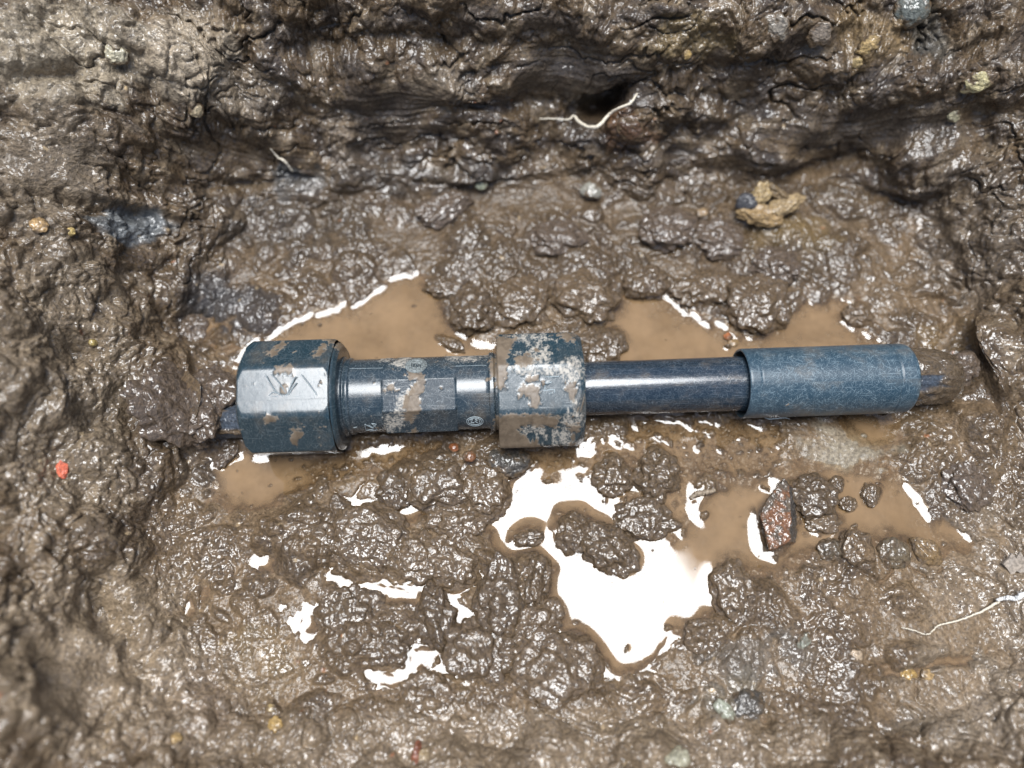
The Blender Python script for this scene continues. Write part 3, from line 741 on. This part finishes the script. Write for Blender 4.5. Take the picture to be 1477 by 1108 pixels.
# pipe running on into the mud at both ends
x0 = lx(371)
stub = [ax_pt(x0 + .004, -.012, -.004), ax_pt(x0 - .006, -.012, -.0045), ax_pt(x0 - .016, -.0122, -.006), ax_pt(x0 - .028, -.0126, -.010), ax_pt(x0 - .045, -.013, -.018)]
def fat_tube(name, pts, rad, mat, parent, mudk, n=70):
    pts = np.array(pts); s = np.linspace(0, len(pts) - 1, n); P = np.stack([np.interp(s, range(len(pts)), pts[:, k]) for k in range(3)], 1)
    for _ in range(4): P[1:-1] = (P[:-2] + 2 * P[1:-1] + P[2:]) / 4
    rad = np.interp(s, range(len(pts)), rad)
    t = np.gradient(P, axis=0); t /= np.linalg.norm(t, axis=1, keepdims=True); th = np.linspace(0, 2 * math.pi, 120, endpoint=False)
    V_, A_, Mu = [], [], []
    for k in range(n):
        e1 = np.cross(t[k], CZ); e1 /= np.linalg.norm(e1); e2 = np.cross(e1, t[k])
        xx = np.full(120, s[k] * 8.0)
        q = fbm(xx / 16.0 + .1 * np.sin(th * 3), (th * 12 / 5.5).astype(F32), 231, 3, .5)
        mu = sstep(-.2, .3, q + mudk(s[k] / (len(pts) - 1), th))
        rr = rad[k] + mu * (.0010 + .0010 * fbm(xx / 4.5, (th * 12 / 3).astype(F32), 251, 3))
        V_.append(P[k] + rr[:, None] * (np.sin(th)[:, None] * e1 + np.cos(th)[:, None] * e2)); Mu.append(mu); A_.append(np.stack([xx / 1000, th * .012, rr], 1))
    i = np.arange(n * 120, dtype=np.int32).reshape(n, 120); j = np.roll(i, -1, 1)
    me = mesh_from_arrays(name, np.concatenate(V_) - PO, np.stack([i[:-1], j[:-1], j[1:], i[1:]], -1).reshape(-1, 4))
    mu = np.concatenate(Mu)[:, None]; q3 = fbm(np.concatenate(A_)[:, 0] * 160, np.concatenate(A_)[:, 1] * 900, 241, 3)[:, None]
    add_attr(me, 'soil', (np.array([(.046, .058, .076)]) * (1 + .35 * q3)) * (1 - mu) + np.array([(.098, .070, .043)]) * (1 + .3 * q3) * mu); add_attr(me, 'wet', np.full(n * 120, .8)); add_attr(me, 'slurry', .5 * (1 - mu[:, 0]))
    return link(name, me, MUD, parent)
st_ = fat_tube('pipe_end', stub, [.0098] * 5, M_STUB, asm, lambda f, th: f * 1.5 - 1.1); st_['label'] = 'grey pipe end entering the mud on the left'
x1 = lx(1298)
endp = [ax_pt(x1, .001, -.001), ax_pt(x1 + .010, .001, -.001), ax_pt(x1 + .019, .0005, -.003), ax_pt(x1 + .027, -.0005, -.010), ax_pt(x1 + .033, -.001, -.022)]
en = fat_tube('pipe_end', endp, [38 * m_, 38 * m_, 37.5 * m_, 36 * m_, 32 * m_], M_STUB, asm, lambda f, th: .8 * np.abs(np.sin((th + .25) * .8)) + f * 1.3 - .30); en['label'] = 'mud smeared pipe end entering the bank on the right'
# thread of plastic swarf hanging off the sleeve
def at(px, py, z): return from_px(px, py, z)
tube('plastic_shaving', [at(1100, 600, .012), at(1104, 603, .013), at(1109, 604.5, .014), at(1120, 604, .015), at(1132, 602.5, .015), at(1139, 604.5, .014)], [.0002, .0003, .0003, .00025, .0003, .00015], M_MARK, sleeve)
#@@PIPE_END
# ------------------------------------------------------------------ loose clods, stones and scraps, each lying where the photo shows it
import bmesh
_ico = {}
def ico(n):
    if n not in _ico:
        bm = bmesh.new(); bmesh.ops.create_icosphere(bm, subdivisions=n, radius=1)
        bm.verts.ensure_lookup_table()
        _ico[n] = (np.array([x.co[:] for x in bm.verts]), np.array([[x.index for x in f.verts] for f in bm.faces])); bm.free()
    return _ico[n]

def lump_points(seed, dims, rough=1.0, cut=0.0, sub=6):
    """irregular clod in metres; dims = half sizes; cut = how flat faced it is"""
    P, T = ico(sub); r_ = np.random.default_rng(seed)
    off = r_.uniform(-50, 50, 3); mean = (dims[0] * dims[1] * dims[2]) ** (1 / 3)
    D = np.ones(len(P))
    if cut > 0:                                       # broken stone: random planes shave the ball
        for _ in range(11):
            n = r_.normal(size=3); n /= np.linalg.norm(n); c = P @ n; lim = r_.uniform(.62, .88)
            D = np.minimum(D, np.where(c > 1e-3, lim / np.maximum(c, 1e-3), 9))
        D = 1 - (1 - D) * cut
    Q = P * D[:, None]
    W = Q * 1.3 + off
    s = .30 * perlin3(W, seed) * rough + .20 * perlin3(W * 2.1 + 7, seed + 1) * rough
    S_ = Q * np.array(dims) * 1000 + off              # millimetres from here on
    s = s + (.10 * (np.abs(perlin3(S_ / 6.5, seed + 2)) * 2 - .5) * min(1, 9 / (mean * 1000)) * 1.5 * rough)
    P2 = Q * (1 + s)[:, None] * np.array(dims)
    gm_ = np.clip(.5 + 1.2 * perlin3(S_ / 7, seed + 5), .1, 1.2)
    g = gm_ * (.30 * (np.abs(perlin3(S_ / 2.6, seed + 3)) * 2 - .5) + .22 * perlin3(S_ / 1.2, seed + 4))
    P2 = P2 + P * (g * .001 * rough * min(1.3, mean / .006))[:, None]
    return P2, T, s

def colour_lump(me, P, seed, soil, var, wetv, hz=0):
    S_ = P * 1000 + seed
    a = perlin3(S_ / 6, seed + 9); b = perlin3(S_ / 2.1, seed + 10)
    c = np.array(soil)[None] * (1 + var * a + var * .6 * b)[:, None]
    if hz: c = mixc(c, MUDC, sstep(.85, .1, P[:, 2] / hz + .9 * a + .5 * b))      # mud clings to the lower part
    add_attr(me, 'soil', np.clip(c * (1 - .25 * sstep(.1, .5, b + a)[:, None]), .01, .9)); add_attr(me, 'wet', np.clip(wetv + .2 * a, 0, 1))
    return a, b

MUDC = (.108, .074, .043)
def clod(px, py, rx, ry, rot, hgt, label, cat='mud clod', name='mud_clod', seed=None, soil=MUDC, var=.28, wetv=.55, rough=1.0, cut=0.0, sink=None, sub=6, mat=None, group=None, lift=0.0, tiltdir=None):
    p, n, z = surf(px, py); k = z / PX_F
    base = np.array(p)
    if sink is None: sink = .30 if name == 'mud_clod' else .46
    dims = (rx * k * 1.04, ry * k / .90, hgt * k * .86)
    seed = seed if seed is not None else int(px * 7 + py * 3)
    P, T, s = lump_points(seed, dims, rough, cut, sub)
    if cut == 0:                                       # clods slump: the lower half spreads a little
        P[:, :2] *= (1 + .16 * np.clip(-P[:, 2] / dims[2], 0, 1))[:, None]
    a = R(-rot); ca, sa = math.cos(a), math.sin(a)
    P = np.stack([P[:, 0] * ca - P[:, 1] * sa, P[:, 0] * sa + P[:, 1] * ca, P[:, 2]], 1)
    me = mesh_from_arrays(name, P, np.zeros((0, 4)), T)
    colour_lump(me, P, seed, soil, var, wetv, 0 if name in ('mud_clod', 'brick_chip') else dims[2])
    o = link(name, me, mat or MUD)
    flat = n[2] > .9
    zc = dims[2] * (1 - 2 * sink) * .45 + lift
    if flat and group == G1: o.location = (base[0], base[1], min(max(base[2], -.002), .005) * .5 + zc)
    else:
        o.location = base + n * zc
        from mathutils import Vector
        o.rotation_euler = Vector(n).to_track_quat('Z', 'Y').to_euler()
    tag(o, label, cat, group)
    return o

G1 = 'clods of wet mud on the pit floor'
for a in FLOOR_CLODS:
    clod(*a[:6], a[6], group=G1, wetv=.55 + .35 * ((a[0] * 13 + a[1] * 7) % 10) / 10, soil=tuple(x * (.85 + .35 * ((a[0] * 5 + a[1] * 3) % 11) / 11) for x in MUDC))
G2 = 'clods of mud at the pit sides'
for a in [
 (316,576,36,34,20,26,'grainy mud clod pressed against the left nut above the pipe end', .010),
 (304,610,32,20,5,16,'mud lump sitting on the pipe end left of the left nut', .012),
 (252,590,44,60,10,26,'shiny smooth mud lump left of the pipe end', 0),
 (328,652,22,12,20,9,'small flattened mud lump under the pipe end', 0),
 (1372,540,22,20,30,16,'pale grainy mud clod stuck on the right pipe end', .012),
 (285,470,30,26,0,16,'dark mud lump at the far left shore of the upper left puddle', 0),
 (238,545,26,24,0,14,'mud lump on the left bank above the shiny smooth lump', 0),
 (960,330,40,28,0,20,'crumbly mud clod at the foot of the far wall below the hanging root', 0),
 (1030,345,34,28,10,18,'mud clod at the foot of the far wall beside the tan clay chunk', 0),
 (800,345,40,26,-5,18,'wet mud clod at the middle of the foot of the far wall', 0),
 (640,300,40,20,-20,14,'reddish dark mud clod at the left end of the smooth shelf', 0),
 (1120,385,34,24,0,18,'mud clod on the slope straight below the tan clay chunk', 0),
 (1390,700,36,30,0,16,'mud clod on the right bank beside the end of the brown channel', 0),
]:
    clod(*a[:6], a[6], group=G2, lift=a[7], soil=(.100, .072, .050))
# stones and scraps
G3 = 'stones in the mud'
clod(737,662,30,20,5,12,'dark flat wet stone under the near edge of the right nut','stone','flat_stone',soil=(.062,.055,.045),rough=.45,wetv=.9,group=G3)
clod(786,885,11,13,0,11,'small black glossy pebble at the left shore of the white pool','pebble','pebble',soil=(.022,.022,.022),var=.1,rough=.12,wetv=1.4,sub=5,sink=.2,group=G3)
clod(1236,786,26,26,20,22,'brown stone with a rusty right face on the shore of the brown channel','stone','stone',soil=(.15,.10,.055),var=.45,rough=.7,cut=.8,group=G3)
clod(1196,790,18,16,0,13,'dark wet stone on the left of the rusty faced stone','stone','stone',soil=(.088,.066,.042),rough=.8,group=G3)
clod(1288,797,22,20,0,16,'grey brown rounded stone between two tan stones by the brown channel','stone','stone',soil=(.115,.088,.054),rough=.6,group=G3)
clod(1332,796,20,24,-25,18,'tan angular stone at the right end of the row by the brown channel','stone','stone',soil=(.19,.125,.06),var=.35,rough=.55,cut=.9,group=G3)
clod(1047,487,7,6,0,6,'tiny bright orange pebble in the water behind the sleeve end','pebble','pebble',soil=(.50,.16,.05),rough=.4,sub=4,sink=.1,group=G3)
clod(1055,497,8,7,0,5,'tiny tan pebble just below the orange pebble behind the sleeve','pebble','pebble',soil=(.26,.17,.08),rough=.4,sub=4,group=G3)
clod(656,642,8,7,0,7,'tiny rust coloured pebble at the near edge of the coupling body','pebble','pebble',soil=(.22,.075,.025),rough=.5,sub=4,group=G3)
clod(677,660,9,8,0,7,'rust brown pebble on the mud clod beside the dark flat stone','pebble','pebble',soil=(.18,.08,.035),rough=.5,sub=4,lift=.004,group=G3)
clod(90,677,14,9,-10,6,'bright pink red chip on the left bank','chip','brick_chip',soil=(.62,.15,.085),var=.15,rough=.5,cut=.7,wetv=.2,sub=5,sink=.15,group=G3)
clod(1158,925,10,13,30,8,'pale grey green pebble in the mud right of the pool','pebble','pebble',soil=(.27,.28,.23),rough=.5,cut=.6,sub=5,group=G3)
clod(1042,1022,12,20,-25,11,'pale greenish angular stone at the lower right, near the picture bottom','stone','stone',soil=(.30,.31,.24),rough=.5,cut=.8,sub=5,group=G3)
clod(980,1090,22,16,0,12,'pale yellowish stone at the bottom edge of the picture','stone','stone',soil=(.33,.31,.22),rough=.5,cut=.6,sub=5,group=G3)
clod(1080,1010,24,22,0,16,'grey wet stone beside the pale greenish angular stone','stone','stone',soil=(.072,.062,.050),rough=.6,cut=.5,wetv=.5,group=G3)
clod(600,1085,8,14,10,8,'red brown stone chip near the bottom edge, left of centre','chip','brick_chip',soil=(.20,.07,.035),rough=.6,cut=.7,sub=5,group=G3)
clod(612,1088,10,12,-10,8,'tan stone chip touching the red brown chip near the bottom edge','chip','stone_chip',soil=(.30,.22,.12),rough=.6,cut=.7,sub=5,group=G3)
clod(1306,972,12,10,0,8,'orange yellow pebble on the lower right bank','pebble','pebble',soil=(.40,.26,.09),rough=.6,sub=5,group=G3)
clod(1336,970,9,8,0,6,'smaller dull tan pebble right of the orange yellow pebble','pebble','pebble',soil=(.36,.24,.11),rough=.6,sub=4,group=G3)
clod(1236,945,10,9,0,7,'cream pebble in the cracked mud at lower right','pebble','pebble',soil=(.42,.32,.22),rough=.5,sub=4,group=G3)
clod(394,1045,11,10,0,7,'golden yellow pebble on the lower left bank','pebble','pebble',soil=(.38,.25,.09),rough=.6,sub=5,group=G3)
clod(390,1018,8,6,0,5,'small yellow crumb above the golden pebble at lower left','pebble','pebble',soil=(.36,.26,.11),rough=.6,sub=4,group=G3)
clod(255,1062,10,8,0,6,'ochre pebble beside pale wet lumps at the bottom left','pebble','pebble',soil=(.36,.24,.10),rough=.6,sub=4,group=G3)
clod(60,322,14,12,-20,8,'orange tan stone on the left bank','stone','stone',soil=(.42,.27,.12),rough=.6,cut=.5,sub=5,group=G3)
clod(102,333,7,6,0,5,'small yellow pebble right of the orange tan stone on the left bank','pebble','pebble',soil=(.50,.37,.14),rough=.5,sub=4,group=G3)
clod(130,497,6,6,0,6,'round yellow pebble alone on the middle of the left bank','pebble','pebble',soil=(.36,.27,.08),rough=.3,sub=4,sink=.1,group=G3)
clod(284,158,11,9,-10,8,'smooth cream pebble in the upper left wall','pebble','pebble',soil=(.45,.37,.24),rough=.3,sub=5,sink=.15,group=G3)
clod(168,80,15,12,20,9,'pale cream crumbly stone high in the upper left wall','stone','stone',soil=(.46,.42,.30),rough=.8,sub=5,group=G3)
clod(989,78,7,7,0,6,'small golden pebble high in the far wall, right of centre','pebble','pebble',soil=(.46,.32,.13),rough=.4,sub=4,sink=.15,group=G3)
clod(1252,68,13,16,30,9,'golden tan stone high in the far wall towards the right','stone','stone',soil=(.44,.31,.14),rough=.7,cut=.4,sub=5,group=G3)
clod(1232,92,9,9,0,6,'dull yellow pebble just below the golden tan stone','pebble','pebble',soil=(.44,.33,.16),rough=.7,sub=4,group=G3)
clod(1410,121,20,13,-30,9,'pale yellow crumbly lump in the upper right wall','stone','stone',soil=(.50,.44,.24),rough=1.0,sub=5,group=G3)
clod(1374,168,9,9,0,7,'pale grey yellow pebble below the crumbly yellow lump','pebble','pebble',soil=(.50,.46,.30),rough=.7,sub=4,group=G3)
clod(1313,10,26,22,0,18,'grey green cobble at the top edge right of centre','stone','cobble',soil=(.12,.13,.115),rough=.35,wetv=.5,group=G3)
clod(1120,38,22,16,0,12,'grey cobble with a pale face in the top of the far wall','stone','cobble',soil=(.24,.21,.17),rough=.5,cut=.5,group=G3)
clod(1182,48,20,17,0,12,'brownish pale cobble right of the grey cobble in the far wall','stone','cobble',soil=(.22,.18,.14),rough=.5,cut=.5,group=G3)
clod(696,268,9,6,0,5,'tiny pale green pebble under the overhang of the far wall','pebble','pebble',soil=(.34,.36,.26),rough=.4,sub=4,sink=.1,group=G3)
clod(853,272,16,15,0,9,'light grey stone at the right end of the smooth shelf','stone','stone',soil=(.25,.24,.20),rough=.4,cut=.6,sub=5,group=G3)
clod(1012,308,9,7,0,6,'small tan pebble at the foot of the wall left of the clay chunk','pebble','pebble',soil=(.32,.22,.12),rough=.6,sub=4,group=G3)
clod(912,188,20,14,30,9,'rust red lump right under the hanging root','clay lump','clay_lump',soil=(.085,.045,.024),var=.4,wetv=.3,rough=.7,group='clay lumps in the pit sides')

# tan clay chunk: lower slab, upper crumb and an arm, with a dark stone lodged in it
def cluster(name, px, py, label, cat, parts):
    p, n, z = surf(px, py); k = z / PX_F
    root = bpy.data.objects.new(name, None); COL.objects.link(root); root.location = p; root.empty_display_size = .01
    tag(root, label, cat)
    u_ = -UPV * 1.0
    for i, (nm, dx, dy, rx, ry, rot, hz, soil, rough, cut) in enumerate(parts):
        dims = (rx * k, ry * k, hz * k)
        P, T, s = lump_points(900 + i * 13 + int(px), dims, rough, cut, 5)
        a = R(-rot); ca, sa = math.cos(a), math.sin(a)
        L = np.stack([P[:, 0] * ca - P[:, 1] * sa, P[:, 0] * sa + P[:, 1] * ca, P[:, 2]], 1)
        Wd = L[:, :1] * RGT + L[:, 1:2] * UPV - L[:, 2:] * FWD
        c0 = RGT * dx * k - UPV * dy * k - FWD * .003
        me = mesh_from_arrays(nm, Wd + c0, np.zeros((0, 4)), T); colour_lump(me, P, 40 + i, soil, .35, .12)
        link(nm, me, MUD, root)
    return root
cluster('clay_chunk', 1105, 298, 'tan layered clay chunk with two arms and a dark stone lodged in it', 'clay chunk',
 [('lower_slab', -10, 12, 33, 14, 12, 12, (.30, .205, .10), 1.1, .3), ('upper_crumb', -12, -18, 13, 20, 25, 11, (.34, .25, .13), 1.2, .2), ('side_arm', 22, -2, 30, 12, -22, 11, (.33, .24, .13), 1.2, .2),
  ('side_arm', 10, -22, 24, 9, 30, 9, (.17, .12, .065), 1.2, .2), ('lodged_stone', -32, -7, 17, 14, 0, 11, (.06, .06, .066), .5, .3)])

# broken brick: a wedge with a rusty top face and a dark right side
def brick(px, py):
    ground_z = 0.0
    top = [(1097, 744), (1106, 721), (1131, 689), (1139, 703), (1142, 745), (1140, 781), (1110, 794)]
    hz = .0135; pts = []
    rim = [from_px(x, y, hz if x < 1127 else hz * .95) for x, y in top]
    low = [from_px(x + (13 if x > 1135 else -1), y + 3, -.006) for x, y in top]
   
    c = np.mean(rim, 0)
    bm = bmesh.new(); r1 = [bm.verts.new(p - c) for p in rim]; r0 = [bm.verts.new(p - c) for p in low]; n = len(top)
    bm.faces.new(r1[::-1]); bm.faces.new(r0)
    for k in range(n): bm.faces.new([r1[k], r1[(k + 1) % n], r0[(k + 1) % n], r0[k]])
    bmesh.ops.recalc_face_normals(bm, faces=bm.faces)
    bmesh.ops.bevel(bm, geom=bm.edges[:], offset=.0008, segments=2, profile=.6, affect='EDGES')
    bmesh.ops.triangulate(bm, faces=bm.faces)
    for _ in range(5):
        long = [e for e in bm.edges if e.calc_length() > .0009]
        if not long: break
        bmesh.ops.subdivide_edges(bm, edges=long, cuts=1); bmesh.ops.triangulate(bm, faces=[f for f in bm.faces if len(f.verts) > 3])
    bm.normal_update()
    P = np.array([x.co[:] for x in bm.verts]); N = np.array([x.normal[:] for x in bm.verts]); T = np.array([[x.index for x in f.verts] for f in bm.faces]); bm.free()
    S_ = P * 1000
    P = P + N * (.0008 * perlin3(S_ / 6, 3) + .0005 * (np.abs(perlin3(S_ / 2.3, 4)) * 2 - .5) + .00025 * perlin3(S_ / 1.1, 5))[:, None]
    me = mesh_from_arrays('brick_fragment', P, np.zeros((0, 4)), T)
    t = sstep(-.2, .35, perlin3(S_ / 7, 6) + .6 * perlin3(S_ / 2.4, 7) + .3 * (P[:, 1] < 0))[:, None]
    c3 = np.array([(.095, .072, .050)]) * (1 - t) + np.array([(.165, .075, .034)]) * t
    right = sstep(.3, .75, N[:, 0])[:, None]; c3 = c3 * (1 - right) + np.array([(.065, .058, .052)]) * right
    add_attr(me, 'soil', c3); add_attr(me, 'wet', np.full(len(P), .75))
    o = link('brick_fragment', me, MUD); o.location = c
    tag(o, 'rusty orange brown brick fragment standing in the brown water right of the white pool', 'brick fragment')
brick(1125, 745)

# roots, straw, splinters
M_ROOT = flat_mat('pale_root', (.62, .56, .45), .45, .2, 900)
M_ROOT2 = flat_mat('brown_root', (.24, .19, .135), .5, .3, 900)
def smooth_path(pts, n=60):
    pts = np.array(pts, float)
    for _ in range(4):
        q = [pts[0]]
        for a, b in zip(pts, pts[1:]): q += [a * .75 + b * .25, a * .25 + b * .75]
        pts = np.array(q + [pts[-1]])
    return pts
def on_mud(path, lift): return [surf(x, y)[0] * (1 - f / DIST) + CAM * (f / DIST) for (x, y), f in zip(path, lift)]
def root(name, path, lift, rad, mat, label, cat='root'):
    P = smooth_path(on_mud(path, lift)); n = len(P)
    rr = np.interp(np.linspace(0, 1, n), np.linspace(0, 1, len(rad)), rad) * (1 + .07 * np.sin(np.linspace(0, 23, n)))
    P[1:-1] += np.random.default_rng(len(label)).normal(0, .00012, (n - 2, 3))
    o = tube(name, P, rr, mat, None, 8); tag(o, label, cat); return o
root('root', [(780, 172), (800, 171), (818, 170), (829, 164), (836, 177), (850, 184), (864, 180), (876, 163), (892, 154), (910, 148), (921, 136)], [.003, .004, .005, .009, .012, .014, .014, .012, .010, .006, .002],
     [.0003, .0004, .0005, .0007, .0010, .0012, .0011, .0009, .0008, .0007, .0004], M_ROOT, 'thin pale curved root hanging across the dark hole in the far wall')
root('straw', [(393, 217), (400, 226), (408, 233), (420, 247)], [.003, .005, .005, .002], [.0004, .0006, .0009, .0006], M_ROOT, 'short pale straw stuck in the dark smear of the left far wall', 'straw')
root('root', [(1300, 905), (1318, 908), (1335, 914), (1346, 906), (1352, 898), (1375, 895), (1400, 888), (1420, 878), (1440, 868)], [.002, .003, .003, .004, .003, .003, .003, .003, .003], [.0002, .0003, .0003, .0003, .0004, .0004, .0005, .0006, .0008], M_ROOT,
     'hair thin pale root lying across the lower right bank')
root('root', [(1440, 864), (1450, 861), (1462, 862), (1476, 857), (1490, 853)], [.004, .005, .006, .006, .005], [.0007, .0011, .0013, .0014, .0012], flat_mat('white_root', (.78, .78, .76), .4, .1, 900), 'thick white root end at the right edge of the picture')
root('twig', [(995, 716), (1005, 713), (1018, 711), (1032, 707)], [.0016, .002, .002, .002], [.0010, .0016, .0015, .0009], M_ROOT2, 'short muddy twig floating at the left end of the brown water', 'twig')
# torn pale flake at the right edge
def flake(px, py):
    out = [(-16, 2), (-8, -4), (-4, -14), (2, -6), (8, -16), (14, -6), (22, -10), (26, 4), (16, 8), (14, 18), (4, 12), (-2, 20), (-8, 10)]
    p, n, z = surf(px, py); k = z / PX_F
    bm = bmesh.new(); t_ = .0012
    f = [bm.verts.new(RGT * x * k - UPV * y * k - FWD * (.004 + .0006 * math.sin(x) + t_)) for x, y in out]; b = [bm.verts.new(RGT * x * k - UPV * y * k - FWD * (.004 + .0006 * math.sin(x))) for x, y in out]
    bm.faces.new(f[::-1]); bm.faces.new(b); n_ = len(out)
    for i in range(n_): bm.faces.new([f[i], f[(i + 1) % n_], b[(i + 1) % n_], b[i]])
    bmesh.ops.recalc_face_normals(bm, faces=bm.faces); bmesh.ops.triangulate(bm, faces=bm.faces)
    bmesh.ops.subdivide_edges(bm, edges=bm.edges[:], cuts=3, use_grid_fill=True)
    me = bpy.data.meshes.new('bark_flake'); bm.to_mesh(me); bm.free()
    o = link('bark_flake', me, flat_mat('pale_bark', (.27, .23, .19), .6, .4, 500)); o.location = p
    tag(o, 'torn pale grey flake of bark lying on the right bank', 'flake')
flake(1452, 808)
#@@CLODS_END
# ------------------------------------------------------------------ light: a bright patch of overcast sky straight over the pit
world = bpy.data.worlds.new('World'); scene.world = world; world.use_nodes = True
wt = world.node_tree; bg = wt.nodes['Background']
sky = wt.nodes.new('ShaderNodeTexSky'); sky.sky_type = 'NISHITA'; sky.sun_disc = False
ldir = np.array([math.sin(R(-2.0)), math.sin(R(0.2)), 0]); ldir[2] = math.sqrt(1 - ldir @ ldir)
sky.sun_elevation = math.asin(ldir[2]); sky.sun_rotation = math.atan2(ldir[0], ldir[1])
sky.air_density = 1.0; sky.dust_density = 3.0
wt.links.new(sky.outputs[0], bg.inputs[0]); bg.inputs[1].default_value = 0.12
sd = bpy.data.lights.new('sun', 'SUN'); sun = bpy.data.objects.new('sun', sd); COL.objects.link(sun)
sd.energy = 5.0; sd.angle = R(34); sd.color = (.955, .98, 1.0)
from mathutils import Vector
sun.rotation_euler = Vector(-ldir).to_track_quat('-Z', 'Y').to_euler()
sun.location = (0, 0, 1)
scene.view_settings.view_transform = 'Standard'; scene.view_settings.look = 'None'
scene.view_settings.exposure = 0.12; scene.view_settings.gamma = 1.0
scene.render.engine = 'CYCLES'
scene.cycles.max_bounces = 6; scene.cycles.transparent_max_bounces = 6
scene.cycles.use_denoising = True
